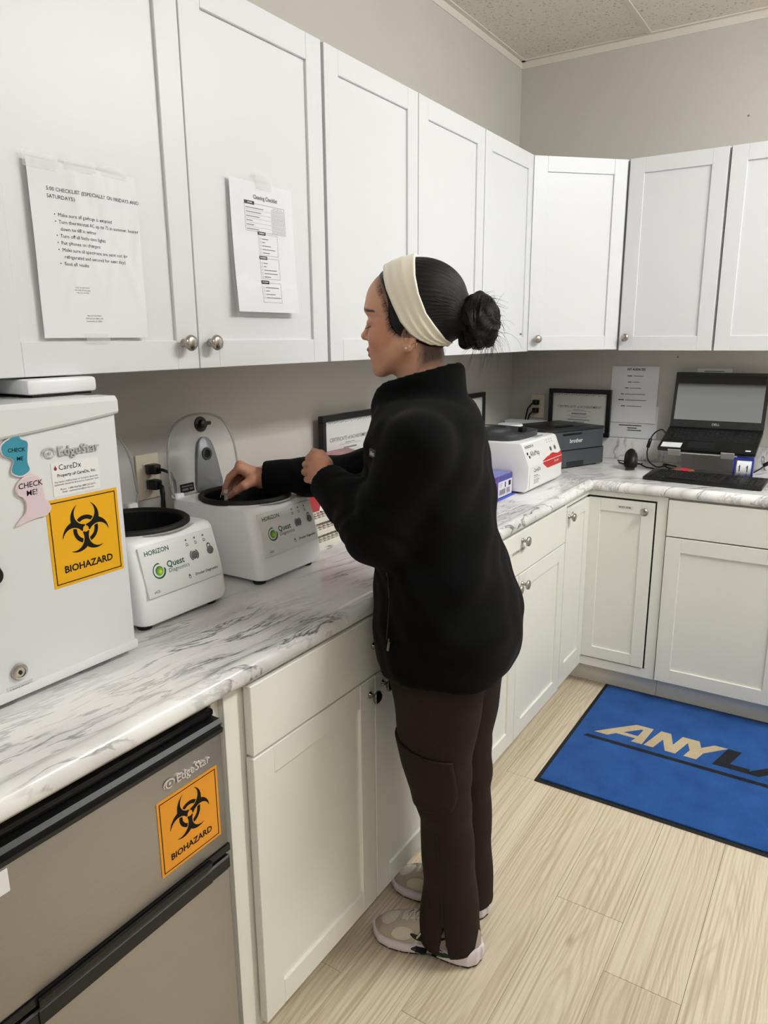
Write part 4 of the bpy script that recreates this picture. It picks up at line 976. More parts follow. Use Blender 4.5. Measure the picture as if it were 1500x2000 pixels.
bars([(0.03, 0.112, 0.036, 0.040), (0.066, 0.088, 0.028, 0.031), (0.068, 0.085, 0.0215, 0.024), (0.064, 0.090, 0.015, 0.0175)], 'printed_lines', M_grey_ink, P, -0.0024)

# ---- laptop on a stand
lt = thing('laptop_stand', 'grey metal laptop stand with two front lips on the worktop', 'laptop stand', (0.998, 2.935, TOP))
M_alu = mat('grey_aluminium', (186, 184, 182), 0.4, 0.3)
ang = math.atan2(0.062, 0.19)
tilt = Matrix.Translation((0, 0.0, 0.096)) @ Matrix.Rotation(ang, 4, 'X')
B().box(-0.125, 0.125, -0.006, 0.19, -0.004, 0.0, 0.001, mat=tilt).obj('support_plate', M_alu, lt)
for x in (-0.118, 0.090): B().box(x-0.026, x+0.026, -0.010, -0.006, -0.012, 0.016, 0.0015, mat=tilt).box(x-0.026, x+0.026, -0.006, 0.02, -0.006, -0.003, mat=tilt).obj('front_lip', M_alu, lt)
B().box(-0.115, 0.115, 0.150, 0.156, 0.003, 0.135, 0.001).obj('upright', M_alu, lt)
B().box(-0.115, 0.115, -0.0, 0.2, 0.0, 0.004, 0.001).obj('base_plate', M_alu, lt)
lap = thing('laptop', 'open black laptop on the grey stand with grey glowing screen', 'laptop', (1.000, 2.935, TOP+0.0965))
bt = Matrix.Rotation(ang, 4, 'X')
def TX(m): return m
ch = B().box(-0.190, 0.190, 0.0, 0.222, 0.0, 0.018, 0.004, 2, mat=bt).obj('base', M_black, lap, smooth=True, angle=40)
M_key = mat('key_black', (26, 26, 28), 0.5)
kme = B().box(-0.0072, 0.0072, -0.0072, 0.0072, 0, 0.0016, 0.0008).mesh('key', M_key)
for r in range(6):
    n = 19
    for q in range(n):
        if r == 0 and 4 <= q <= 8: continue
        if q == 14: continue
        o = new_obj('key', kme, ch); o.matrix_local = bt @ Matrix.Translation((-0.165+q*0.0183+(r % 2)*0.003, 0.092+r*0.0183, 0.0181))
o = new_obj('key', B().box(-0.045, 0.045, -0.0072, 0.0072, 0, 0.0016, 0.0008).mesh('key', M_key), ch); o.matrix_local = bt @ Matrix.Translation((-0.055, 0.092, 0.0181))
B().box(-0.075, 0.03, 0.010, 0.072, 0.0180, 0.0184, mat=bt).obj('touchpad', mat('touchpad_black', (20, 20, 22), 0.3), ch)
pp = B().box(-0.178, -0.098, 0.006, 0.052, 0.0182, 0.0186, mat=bt).obj('paper_label', M_paper, lap)
B().box(0.150, 0.170, 0.010, 0.020, 0.0182, 0.0186, mat=bt).obj('small_sticker', M_sticker, ch)
hz = bt @ Vector((0, 0.222, 0.010))
st_ = Matrix.Translation(hz) @ Matrix.Rotation(-math.radians(14), 4, 'X')
sc_ = B().box(-0.190, 0.190, 0.0, 0.008, 0.004, 0.250, 0.004, 2, mat=st_).obj('display_lid', M_black, lap, smooth=True, angle=40)
B().box(-0.189, 0.189, -0.0008, 0.0, 0.006, 0.248, mat=st_).obj('bezel', mat('bezel_grey', (44, 46, 48), 0.4), sc_)
def screen_mat():
    g = NT('lit_screen', 0.08)
    z = g.n('SeparateXYZ', {0: g.n('TexCoord').outputs['Generated']}).outputs['Z']
    n = g.n('TexNoise', {'Vector': g.coord((30, 30, 30)), 'Scale': 1.0}).outputs['Fac']
    c = g.ramp(g.math('ADD', z, g.math('MULTIPLY', n, 0.01)), [(0.0, s2l((150, 152, 150))), (0.50, s2l((146, 147, 145))), (0.72, s2l((130, 131, 130))), (0.82, s2l((22, 23, 25)))])
    g.b.inputs['Base Color'].default_value = s2l((8, 8, 9)); g.link(c, g.b.inputs['Emission Color']); g.b.inputs['Emission Strength'].default_value = 0.85
    return g.m
B().box(-0.176, 0.176, -0.0012, -0.0009, 0.038, 0.238, mat=st_).obj('screen', screen_mat(), sc_)
o = text('DELL', 0.014, sc_, (0, 0, 0), mat('badge_silver', (216, 216, 216), 0.3, 0.4), bold=0.0003)
TEXTS.remove(o); 
LOGO = (o, st_ @ Matrix.Translation((0, -0.0016, 0.021)) @ Matrix.Rotation(PI/2, 4, 'X'))

# ---- keyboard
kb = thing('keyboard', 'black full-size keyboard on the worktop in front of the laptop', 'keyboard', (1.026, 2.815, TOP), -0.045)
ka = Matrix.Rotation(0.06, 4, 'X')
kbase = B().box(-0.222, 0.222, -0.078, 0.090, 0.005, 0.019, 0.004, 2, mat=ka).obj('case', M_black, kb, smooth=True, angle=40)
for q in ((-0.075, -0.06, 0.004), (0.07, 0.085, 0.010)): B().box(-0.21, 0.21, q[0], q[1], 0.0, q[2]).obj('foot', M_rubber, kb)
kme2 = B().prism([(-0.0080, -0.0080), (0.0080, -0.0080), (0.0080, 0.0080), (-0.0080, 0.0080)], 0, 0.005, 0, top=[(-0.0066, -0.0060), (0.0066, -0.0060), (0.0066, 0.0072), (-0.0066, 0.0072)]).mesh('key', M_key)
for r in range(6):
    for q in range(22):
        x = -0.200+q*0.0190
        if q in (15, 18): continue
        if r == 0 and 4 <= q <= 9: continue
        if r in (1, 2) and 15 < q < 18 and r == 2: continue
        o = new_obj('key', kme2, kbase); o.matrix_local = ka @ Matrix.Translation((x+((r*0.004) if q < 13 else 0), -0.058+r*0.0215+(0.008 if r == 5 else 0), 0.0188))
o = new_obj('key', B().box(-0.055, 0.055, -0.008, 0.008, 0, 0.005, 0.001).mesh('key', M_key), kbase); o.matrix_local = ka @ Matrix.Translation((-0.076, -0.058, 0.0188))

# ---- hand scanner lying on its face
hs = thing('barcode_scanner', 'black handheld barcode scanner on the worktop left of the keyboard', 'scanner', (0.700, 2.945, TOP), 0.2)
o = outline([(-0.024, 0.0), (-0.028, 0.03), (-0.022, 0.066), (0.0, 0.082), (0.022, 0.066), (0.028, 0.03), (0.024, 0.0), (0.0, -0.003)], 4)
B().prism(o, -0.036, 0.02, 0.012, 3, mat=Matrix(((1,0,0,0),(0,0.25,-1,0),(0,0.96,0.25,0.0125),(0,0,0,1)))).obj('head', M_blackg, hs, smooth=True, angle=60)
B().prism([(-0.018, 0.02), (0.018, 0.02), (0.015, 0.12), (-0.015, 0.12)], 0.0, 0.034, 0.008, 2).obj('grip', M_black, hs, smooth=True, angle=60)
B().box(-0.019, 0.019, -0.0295, -0.027, 0.006, 0.016, 0.002).obj('window', M_key, hs)

# ---- label roll dispenser, vial, power brick, cables
ld2 = thing('label_dispenser', 'blue label dispenser with white label roll on the keyboard edge', 'label dispenser', (1.150, 2.945, TOP), 0.05)
M_blue = mat('deep_blue_plastic', (28, 46, 160), 0.35)
Ry = Matrix.Rotation(PI/2, 4, 'Y')
b = B()
for x in (-0.034, 0.034): b.lathe([(0.043, -0.002), (0.043, 0.002)], 28, Matrix.Translation((x, 0, 0.046)) @ Ry)
b.box(-0.034, 0.034, -0.040, 0.040, 0.0, 0.006).box(-0.036, 0.036, -0.02, 0.03, 0.084, 0.092, 0.002)
b.obj('holder', M_blue, ld2)
B().lathe([(0.038, -0.024), (0.038, 0.031)], 30, Matrix.Translation((0, 0, 0.046)) @ Ry).obj('label_roll', M_paper, ld2, smooth=True, angle=40)
bars([(-0.014, -0.011, 0.040, 0.066), (0.014, 0.017, 0.040, 0.066), (-0.016, -0.008, 0.024, 0.026), (0.010, 0.018, 0.024, 0.026), (-0.016, -0.008, 0.030, 0.032), (0.010, 0.018, 0.030, 0.032), (-0.017, -0.010, 0.058, 0.060), (0.011, 0.018, 0.058, 0.060)], 'printed_lines', M_ink, ld2, -0.0386)
vl = thing('amber_bottle', 'small amber bottle with red label lying behind the keyboard', 'bottle', (0.925, 2.916, TOP+0.017), -0.1)
M_amb = mat('amber_plastic', (150, 96, 62), 0.2, alpha=0.9)
B().lathe([(0.0, -0.045), (0.013, -0.044), (0.016, -0.036), (0.016, 0.030), (0.009, 0.040), (0.009, 0.046), (0, 0.046)][::1], 20, Matrix.Rotation(-PI/2, 4, 'Y')).obj('bottle_body', M_amb, vl, smooth=True, angle=40)
B().lathe([(0.0165, -0.026), (0.0165, 0.008)], 20, Matrix.Rotation(-PI/2, 4, 'Y'), cap=False).obj('red_label', mat('red_label_print', (206, 40, 60), 0.4), vl, smooth=True)
B().lathe([(0.0, 0.046), (0.010, 0.046), (0.010, 0.060), (0, 0.060)], 16, Matrix.Rotation(-PI/2, 4, 'Y')).obj('cap', M_black, vl)
pbk = thing('power_adapter', 'black laptop power adapter behind the keyboard under the laptop stand', 'adapter', (1.0, 3.185, TOP), 0.03)
B().box(-0.070, 0.060, -0.025, 0.025, 0.0, 0.032, 0.005, 2).obj('brick', M_black, pbk, smooth=True, angle=40)
def cord(label, pts, r=0.003, fer=None):
    c = thing('cable', label, 'cable', (0, 0, 0))
    P_ = []; Pt = [Vector(p) for p in pts]; N = len(Pt)
    for i in range(N-1):
        p0, p1, p2, p3 = Pt[max(i-1, 0)], Pt[i], Pt[i+1], Pt[min(i+2, N-1)]
        for k in range(6):
            u = k/6; P_.append(0.5*((2*p1)+(p2-p0)*u+(2*p0-5*p1+4*p2-p3)*u*u+(3*p1-p0-3*p2+p3)*u**3))
    P_.append(Pt[-1]); P_ = [Vector((q.x, q.y, max(q.z, TOP+r+0.0004))) for q in P_]
    B().tube(P_, r, 7).obj('cord', M_black, c, smooth=True)
    if fer is not None:
        a, d = Pt[fer], (Pt[min(fer+1, N-1)]-Pt[fer-1]).normalized()
        B().tube([a-d*0.022, a-d*0.018, a+d*0.018, a+d*0.022], [0.004, 0.008, 0.008, 0.004], 10).obj('ferrite_bead', M_black, c, smooth=True)
    return c
z0 = TOP+0.0036
cord('black laptop cable with a bead hanging left of the laptop', [(0.804, 3.10, 1.068), (0.785, 3.10, 1.082), (0.755, 3.09, 1.060), (0.742, 3.08, 1.020), (0.738, 3.07, 0.975), (0.752, 3.06, 0.940), (0.79, 3.06, z0), (0.83, 3.08, z0+0.01), (0.86, 3.11, z0), (0.83, 3.14, z0), (0.80, 3.12, z0+0.006), (0.83, 3.07, z0), (0.87, 3.05, z0)], 0.003, 3)
cord('black scanner cable running from the printer to behind the keyboard', [(0.60, 3.13, z0), (0.62, 3.09, z0), (0.66, 3.06, z0), (0.705, 3.055, 0.928), (0.75, 3.03, z0), (0.82, 3.00, z0), (0.875, 3.005, z0)], 0.0032)
cord('thin black cord from the printer side towards the scanner', [(0.585, 3.16, z0), (0.62, 3.15, z0), (0.66, 3.13, z0), (0.69, 3.09, z0), (0.72, 3.075, z0+0.0075)], 0.0026)
cord('black cable with a bead at the right edge beside the laptop', [(1.30, 3.10, 0.99), (1.26, 3.09, 0.985), (1.225, 3.085, 0.968), (1.20, 3.07, 0.945), (1.17, 3.06, 0.925), (1.14, 3.07, z0), (1.125, 3.10, z0)], 0.003, 2)

# ---- blue floor mat with lettering
MX, MY0, MY1 = 0.7247, 1.8388, 2.6880
fm = thing('floor_mat', 'blue carpet mat with beige and black lettering and black rubber edge', 'mat', (MX, MY0, 0.0002))
mw = 1.50; mh = MY1-MY0
B().box(0, mw, 0, mh, 0, 0.004, 0.002).obj('rubber_backing', M_rubber, fm)
def carpet(name, c0, c1):
    g = NT(name, 0.95)
    n = g.n('TexNoise', {'Vector': g.coord(), 'Scale': 420, 'Detail': 3}).outputs['Fac']
    n2 = g.n('TexNoise', {'Vector': g.coord(), 'Scale': 9, 'Detail': 4}).outputs['Fac']
    f = g.math('ADD', g.math('MULTIPLY', n, 0.65), g.math('MULTIPLY', n2, 0.35))
    g.link(g.ramp(f, [(0.32, s2l(c0)), (0.66, s2l(c1))]), g.b.inputs['Base Color'])
    g.b.inputs['Specular IOR Level'].default_value = 0.1; g.b.inputs['Sheen Weight'].default_value = 0.1
    g.bump(n, 0.9, 0.003); return g.m
M_cblue = carpet('blue_carpet', (14, 56, 124), (46, 104, 178))
pile = B().box(0.016, mw-0.016, 0.016, mh-0.016, 0.003, 0.0095, 0.003, 2).obj('carpet_pile', M_cblue, fm)
M_cbeige = carpet('beige_carpet', (176, 152, 116), (222, 204, 170)); M_cblk = carpet('black_carpet', (10, 12, 18), (34, 38, 46))
GZ = [0.0]
def glyph(pts, name, m, holes=None):
    """letter outline given in world x,y"""
    b = B(); GZ[0] += 0.00004
    for i, poly in enumerate(pts):
        b.bm.faces.new([b.bm.verts.new((x-MX, y-MY0, 0.0098+GZ[0]+0.00006*i)) for x, y in poly])
    bmesh.ops.triangulate(b.bm, faces=b.bm.faces); bmesh.ops.recalc_face_normals(b.bm, faces=b.bm.faces)
    return b.obj(name, m, pile)
y0, y1 = 2.256, 2.390; H = y1-y0
SL = 0.26
def sk(pts, x): return [[(x+px+(py*H)*SL, y0+py*H) for px, py in p] for p in pts]
st = 0.034
A_ = [[(-0.045, 0), (0.005, 0), (0.048, 0.42), (0.083, 0.42), (0.083, 0.60), (0.058, 0.60), (0.075, 0.80), (0.083, 0.80), (0.083, 1), (0.045, 1)],
      [(0.083, 1), (0.083, 0.42), (0.098, 0.30), (0.098, 0.0), (0.150, 0), (0.122, 1)], [(0.02, 0.16), (0.005, 0.0), (0.005, 0.0)]]
A_ = [[(-0.045, 0), (0.006, 0), (0.0225, 0.20), (0.096, 0.20), (0.098, 0.0), (0.150, 0), (0.122, 1.0), (0.048, 1.0), ]]
def Aglyph(x, m):
    o = sk([[(-0.045, 0), (0.006, 0), (0.024, 0.22), (0.040, 0.38), (0.080, 0.80), (0.048, 1.0)], [(0.048, 1), (0.080, 0.80), (0.087, 0.80), (0.112, 1.0)],
            [(0.112, 1), (0.087, 0.80), (0.094, 0.38), (0.096, 0.22), (0.094, 0), (0.134, 0)], [(0.024, 0.22), (0.096, 0.22), (0.094, 0.38), (0.040, 0.38)]], x)
    return glyph(o, 'letter', m)
Aglyph(0.850, M_cbeige)
glyph(sk([[(0, 0), (st, 0), (st, 1), (0, 1)], [(0.002, 1), (st+0.002, 1), (0.110, 0), (0.110-st, 0)], [(0.112-st, 0), (0.112, 0), (0.112, 1), (0.112-st, 1)]], 0.990), 'letter', M_cbeige)
glyph(sk([[(-0.004, 1), (0.042, 1), (0.086, 0.40), (0.042, 0.40)], [(0.094, 1), (0.140, 1), (0.088, 0.40), (0.044, 0.40)], [(0.044, 0.41), (0.088, 0.41), (0.088, 0), (0.044, 0)]], 1.086), 'letter', M_cbeige)
glyph(sk([[(0, 0), (0.112, 0), (0.112, 0.24), (0.046, 0.24), (0, 0.24)], [(0, 0.24), (0.046, 0.24), (0.046, 1), (0, 1)]], 1.226), 'letter', M_cblk)
Aglyph(1.372, M_cblk)
glyph(sk([[(0, 0), (0.10, 0), (0.13, 0.12), (0.13, 0.42), (0.11, 0.5), (0.07, 0.42), (0.08, 0.32), (0.07, 0.22), (0, 0.22)], [(0.07, 0.6), (0.11, 0.5), (0.13, 0.58), (0.13, 0.88), (0.10, 1), (0, 1), (0, 0.78), (0.07, 0.78), (0.08, 0.70)], [(0, 0.22), (0.04, 0.22), (0.04, 0.78), (0, 0.78)], [(0.04, 0.42), (0.07, 0.42), (0.11, 0.5), (0.07, 0.6), (0.04, 0.6)]], 1.510), 'letter', M_cblk)
glyph([[(0.790, 2.226), (0.778, 2.206), (1.76, 2.198), (1.77, 2.218)]], 'underline', M_cblk)

# ================================================================== the standing person (signed-distance modelling, surface nets)
def f32(v): return np.asarray(v, np.float32)
def smin(a, b, k):
    h = np.clip(0.5+0.5*(b-a)/k, 0, 1); return b+(a-b)*h-k*h*(1-h)
def smax(a, b, k): return -smin(-a, -b, k)
def ell(P, c, r, R=None):
    x, y, z = P[0]-c[0], P[1]-c[1], P[2]-c[2]
    if R is not None: x, y, z = (R[0][0]*x+R[0][1]*y+R[0][2]*z, R[1][0]*x+R[1][1]*y+R[1][2]*z, R[2][0]*x+R[2][1]*y+R[2][2]*z)
    k0 = np.sqrt((x/r[0])**2+(y/r[1])**2+(z/r[2])**2); k1 = np.sqrt((x/r[0]**2)**2+(y/r[1]**2)**2+(z/r[2]**2)**2)+1e-6
    return k0*(k0-1)/k1
def cone(P, a, b, ra, rb, ret=False):
    d = [b[i]-a[i] for i in range(3)]; L2 = sum(v*v for v in d)+1e-12
    t = np.clip(((P[0]-a[0])*d[0]+(P[1]-a[1])*d[1]+(P[2]-a[2])*d[2])/L2, 0, 1)
    q = np.sqrt((P[0]-a[0]-t*d[0])**2+(P[1]-a[1]-t*d[1])**2+(P[2]-a[2]-t*d[2])**2)-(ra+(rb-ra)*t)
    return (q, t) if ret else q
def surf(f, lo, hi, h):
    """naive surface nets of f < 0 on a grid; returns verts (n,3), quads (m,4)"""
    ax = [np.arange(lo[i], hi[i]+h, h, dtype=np.float32) for i in range(3)]
    n = [len(a) for a in ax]
    P = np.meshgrid(*ax, indexing='ij', sparse=True)
    V = np.broadcast_to(f(P), n).astype(np.float32); S = V < 0
    c = [n[i]-1 for i in range(3)]
    cnt = np.zeros(c, np.float32); acc = np.zeros(c+[3], np.float32)
    for axis in range(3):
        o1, o2 = [i for i in range(3) if i != axis]
        for d1 in (0, 1):
            for d2 in (0, 1):
                s0 = [slice(None)]*3; s1 = [slice(None)]*3
                s0[axis] = slice(0, c[axis]); s1[axis] = slice(1, c[axis]+1)
                s0[o1] = s1[o1] = slice(d1, c[o1]+d1); s0[o2] = s1[o2] = slice(d2, c[o2]+d2)
                a, b = V[tuple(s0)], V[tuple(s1)]; m = (a < 0) != (b < 0)
                t = np.where(m, a/(a-b+1e-20), 0)
                cnt += m; acc[..., axis] += t; acc[..., o1] += d1*m; acc[..., o2] += d2*m
    act = cnt > 0; idx = -np.ones(c, np.int64); idx[act] = np.arange(act.sum())
    I = np.argwhere(act); verts = (I+acc[act]/cnt[act][:, None])*h+np.array([a[0] for a in ax], np.float32)
    faces = []
    for axis in range(3):
        o1, o2 = (axis+1) % 3, (axis+2) % 3
        s0 = [slice(1, c[i]) for i in range(3)]; s1 = list(s0); s0[axis] = slice(0, c[axis]); s1[axis] = slice(1, c[axis]+1)
        a, b = S[tuple(s0)], S[tuple(s1)]; off = np.array([1, 1, 1]); off[axis] = 0
        for flip in (False, True):
            E_ = np.argwhere((a & ~b) if not flip else (~a & b))+off
            if not len(E_): continue
            q = []
            for d1, d2 in ((0, 0), (1, 0), (1, 1), (0, 1)):
                e = E_.copy(); e[:, o1] -= d1; e[:, o2] -= d2; q.append(idx[e[:, 0], e[:, 1], e[:, 2]])
            if flip: q = q[::-1]
            faces.append(np.stack(q, 1))
    return verts, np.concatenate(faces)
def to_mesh(name, parts, m, colfn=None):
    vs = np.concatenate([p[0] for p in parts]); off = 0; fs = []
    for v, f in parts: fs.append(f+off); off += len(v)
    fs = np.concatenate(fs)
    me = bpy.data.meshes.new(name)
    me.vertices.add(len(vs)); me.vertices.foreach_set('co', vs.astype(np.float32).ravel())
    me.loops.add(fs.size); me.loops.foreach_set('vertex_index', fs.astype(np.int32).ravel())
    me.polygons.add(len(fs)); me.polygons.foreach_set('loop_start', np.arange(0, fs.size, 4, dtype=np.int32))
    me.polygons.foreach_set('use_smooth', np.ones(len(fs), bool))
    me.update(); me.validate(); me.materials.append(m)
    return me
def vcol(me, cols, name='tint'):
    a = me.color_attributes.new(name, 'FLOAT_COLOR', 'POINT'); a.data.foreach_set('color', np.concatenate([cols, np.ones((len(cols), 1))], 1).astype(np.float32).ravel())
def relax(v, f, it=1, k=0.5):
    for _ in range(it):
        s = np.zeros_like(v); n = np.zeros(len(v))
        for i in range(4):
            a, b = f[:, i], f[:, (i+1) % 4]
            np.add.at(s, a, v[b]); np.add.at(n, a, 1); np.add.at(s, b, v[a]); np.add.at(n, b, 1)
        v = v+(s/n[:, None]-v)*k
    return v

EF = (-0.96, -0.28); EL = (0.28, -0.96)                 # the way she faces, and her left
person = thing('person', 'person in black fleece jacket and cream headband reaching into a centrifuge', 'person', (0.78, 1.10, 0.0))
POFF = Vector((0.78, 1.10, 0.0))
def pchild(name, me, parent=None):
    o = new_obj(name, me, parent or person)
    if parent is None: o.location = -POFF
    return o
SLf, ELb, WLf = (0.806, 0.900, 1.286), (0.728, 0.872, 1.112), (0.556, 0.936, 1.184)
SRt, ERt, WRt = (0.700, 1.205, 1.288), (0.470, 1.190, 1.150), (0.268, 1.058, 1.146)
RH = {'w0': (0.3070, 1.0900, 1.1390), 'wr': (0.2530, 1.0500, 1.1450), 'mi': (0.2210, 1.0120, 1.1750), 'mm': (0.2020, 1.0340, 1.1760), 'mr': (0.1870, 1.0560, 1.1650), 'mp': (0.1810, 1.0750, 1.1480), 'i1': (0.1930, 1.0040, 1.1500), 'i2': (0.1810, 1.0000, 1.1250), 'i3': (0.1730, 1.0000, 1.1070), 'm1': (0.1730, 1.0360, 1.1450), 'm2': (0.1640, 1.0300, 1.1200), 'm3': (0.1670, 1.0200, 1.1040), 'r1': (0.1620, 1.0600, 1.1350), 'r2': (0.1600, 1.0520, 1.1130), 'r3': (0.1710, 1.0420, 1.0980), 'p1': (0.1520, 1.0840, 1.1220), 'p2': (0.1530, 1.0760, 1.1070), 'p3': (0.1600, 1.0660, 1.0950), 't0': (0.2550, 1.0220, 1.1450), 't1': (0.2470, 0.9980, 1.1340), 't2': (0.2260, 0.9920, 1.1200), 't3': (0.2030, 0.9920, 1.1040)}
LH = {'w0': (0.6160, 0.9050, 1.1670), 'wr': (0.5390, 0.9450, 1.1950), 'mi': (0.5210, 0.9470, 1.2320), 'mm': (0.5110, 0.9490, 1.2180), 'mr': (0.5060, 0.9490, 1.2030), 'mp': (0.5090, 0.9460, 1.1880), 'i1': (0.4670, 0.9840, 1.2220), 'i2': (0.4660, 1.0000, 1.2100), 'i3': (0.4920, 0.9880, 1.2090), 'm1': (0.4520, 0.9910, 1.2060), 'm2': (0.4550, 1.0040, 1.1930), 'm3': (0.4840, 0.9900, 1.1950), 'r1': (0.4490, 0.9900, 1.1890), 'r2': (0.4560, 1.0000, 1.1790), 'r3': (0.4850, 0.9860, 1.1840), 'p1': (0.4620, 0.9810, 1.1740), 'p2': (0.4680, 0.9900, 1.1690), 'p3': (0.4920, 0.9800, 1.1750), 't0': (0.5390, 0.9500, 1.2210), 't1': (0.5230, 0.9550, 1.2390), 't2': (0.4940, 0.9700, 1.2400), 't3': (0.4710, 0.9840, 1.2280)}
def hand_sdf(H):
    def f(P):
        d = cone(P, H['w0'], H['wr'], 0.026, 0.0225)
        for k, r in (('mi', 0.0125), ('mm', 0.013), ('mr', 0.0125), ('mp', 0.0115)): d = smin(d, cone(P, H['wr'], H[k], 0.019, r), 0.012)
        d = smin(d, cone(P, H['wr'], H['t0'], 0.017, 0.0145), 0.012); d = smin(d, cone(P, H['t0'], H['t1'], 0.0145, 0.0118), 0.010)
        for a, b, ra, rb in (('t1', 't2', 0.0112, 0.0098), ('t2', 't3', 0.0100, 0.0078)): d = smin(d, cone(P, H[a], H[b], ra, rb), 0.003)
        fg = None
        for q, m, s in (('i', 'mi', 1.0), ('m', 'mm', 1.02), ('r', 'mr', 0.97), ('p', 'mp', 0.86)):
            g = smin(cone(P, H[m], H[q+'1'], 0.0102*s, 0.0088*s), cone(P, H[q+'1'], H[q+'2'], 0.0092*s, 0.0078*s), 0.002)
            g = smin(g, cone(P, H[q+'2'], H[q+'3'], 0.0081*s, 0.0064*s), 0.002)
            fg = g if fg is None else smin(fg, g, 0.0012)
        d = smin(d, fg, 0.0045)
        return d
    return f
def hand_box(H):
    a = np.array(list(H.values())); return a.min(0)-0.03, a.max(0)+0.03
hand_parts = []
for H in (RH, LH):
    lo, hi = hand_box(H); v, q = surf(hand_sdf(H), lo, hi, 0.0017); hand_parts.append((relax(v, q, 1, 0.35), q))

# ---- head, in its own frame (forward, left, up) about a point beside the ear
HO = (0.682, 1.05, 1.511); HF = (-0.953, -0.303); HL = (0.303, -0.953)
MH = Matrix(((HF[0], HL[0], 0, HO[0]), (HF[1], HL[1], 0, HO[1]), (0, 0, 1, HO[2]), (0, 0, 0, 1)))
def ab(P): return (P[0], np.abs(P[1]), P[2])
def head_sdf(P0):
    P = ab(P0)
    d = ell(P, (-0.025, 0, 0.057), (0.098, 0.073, 0.078))
    d = smin(d, ell(P, (0.030, 0, 0.050), (0.0500, 0.060, 0.050)), 0.02)
    d = smin(d, ell(P, (0.026, 0, -0.030), (0.047, 0.050, 0.062)), 0.025)
    d = smin(d, ell(P, (0.038, 0.030, -0.018), (0.0310, 0.027, 0.034)), 0.02)          # cheeks
    d = smin(d, cone(P, (-0.012, 0.052, -0.040), (0.048, 0.014, -0.085), 0.019, 0.0150), 0.022)   # jaw
    d = smin(d, ell(P, (0.0520, 0, -0.0865), (0.0155, 0.020, 0.0150)), 0.014)           # chin
    d = smin(d, ell(P, (0.0560, 0, -0.052), (0.0180, 0.030, 0.026)), 0.015)
    d = smin(d, ell(P, (0.0610, 0.020, 0.036), (0.0165, 0.024, 0.0120)), 0.018)         # brow
    d = smax(d, -ell(P, (0.0860, 0.031, 0.011), (0.0145, 0.0165, 0.0130)), 0.012)       # socket
    d = smin(d, ell(P, (0.0610, 0.031, 0.0090), (0.0128, 0.0140, 0.0120)), 0.0025)      # closed lid
    d = smax(d, -cone(P, (0.0755, 0.022, 0.0015), (0.0660, 0.044, 0.0025), 0.0012, 0.0012), 0.0016)   # lid crease
    d = smin(d, cone(P, (0.0700, 0, 0.022), (0.0835, 0, -0.0155), 0.0065, 0.0090), 0.009)
    d = smin(d, ell(P, (0.0865, 0, -0.0168), (0.0090, 0.0088, 0.0080)), 0.006)
    d = smin(d, ell(P, (0.0735, 0.0115, -0.0215), (0.0085, 0.0060, 0.0070)), 0.004)     # nostril wing
    d = smax(d, -ell(P, (0.0775, 0.0065, -0.0285), (0.0052, 0.0034, 0.0040)), 0.002)
    d = smin(d, ell(P, (0.0728, 0, -0.0450), (0.0085, 0.0245, 0.0058)), 0.0045)         # lips
    d = smin(d, ell(P, (0.0700, 0, -0.0568), (0.0085, 0.0215, 0.0064)), 0.0045)
    d = smax(d, -cone(P, (0.0790, 0, -0.0508), (0.0640, 0.024, -0.0520), 0.0011, 0.0009), 0.0018)
    d = smax(d, -ell(P, (0.0765, 0, -0.0700), (0.0070, 0.022, 0.0065)), 0.008)
    d = smin(d, cone(P0, (-0.030, 0, -0.030), (-0.048, 0, -0.150), 0.050, 0.055), 0.025)   # neck
    # ear: shell with a hollow, rim and lobe
    e = ell(P, (-0.0260, 0.0685, -0.0210), (0.0160, 0.0095, 0.0275), ((0.97, 0.24, 0.12), (-0.25, 0.97, 0.0), (-0.12, -0.03, 0.99)))
    e = smax(e, -ell(P, (-0.0210, 0.0790, -0.0180), (0.0085, 0.0105, 0.0155)), 0.004)
    e = smin(e, ell(P, (-0.0145, 0.0700, -0.0200), (0.0040, 0.0050, 0.0060)), 0.004)
    e = smin(e, ell(P, (-0.0225, 0.0690, -0.0420), (0.0085, 0.0055, 0.0085)), 0.006)
    return smin(d, e, 0.005)
hv, hq = surf(head_sdf, (-0.135, -0.092, -0.125), (0.104, 0.092, 0.155), 0.0022); hv = relax(hv, hq, 1, 0.4)
def xf(M_, v): A = np.array(M_); return v@A[:3, :3].T+A[:3, 3]
hw = xf(MH, hv)
# hidden trunk and limbs keep the body one figure inside the clothes
def trunk(P):
    d = cone(P, (0.715, 1.06, 1.37), (0.735, 1.055, 1.25), 0.055, 0.085)
    d = smin(d, cone(P, (0.735, 1.055, 1.25), (0.775, 1.05, 0.90), 0.085, 0.095), 0.05)
    for S_, E_, W_ in ((SLf, ELb, WLf), (SRt, ERt, WRt)):
        d = smin(d, cone(P, S_, E_, 0.040, 0.034), 0.05); d = smin(d, cone(P, E_, W_, 0.034, 0.020), 0.02)
    for h, k, a in LEGS: d = smin(d, cone(P, h, k, 0.065, 0.042), 0.04); d = smin(d, cone(P, k, a, 0.042, 0.028), 0.02)
    return d
LEGS = (((0.803, 0.985, 0.80), (0.806, 1.02, 0.44), (0.820, 1.058, 0.075)), ((0.785, 1.125, 0.80), (0.786, 1.155, 0.44), (0.775, 1.215, 0.075)))
tv, tq = surf(trunk, (0.20, 0.80, 0.04), (0.95, 1.32, 1.44), 0.012)
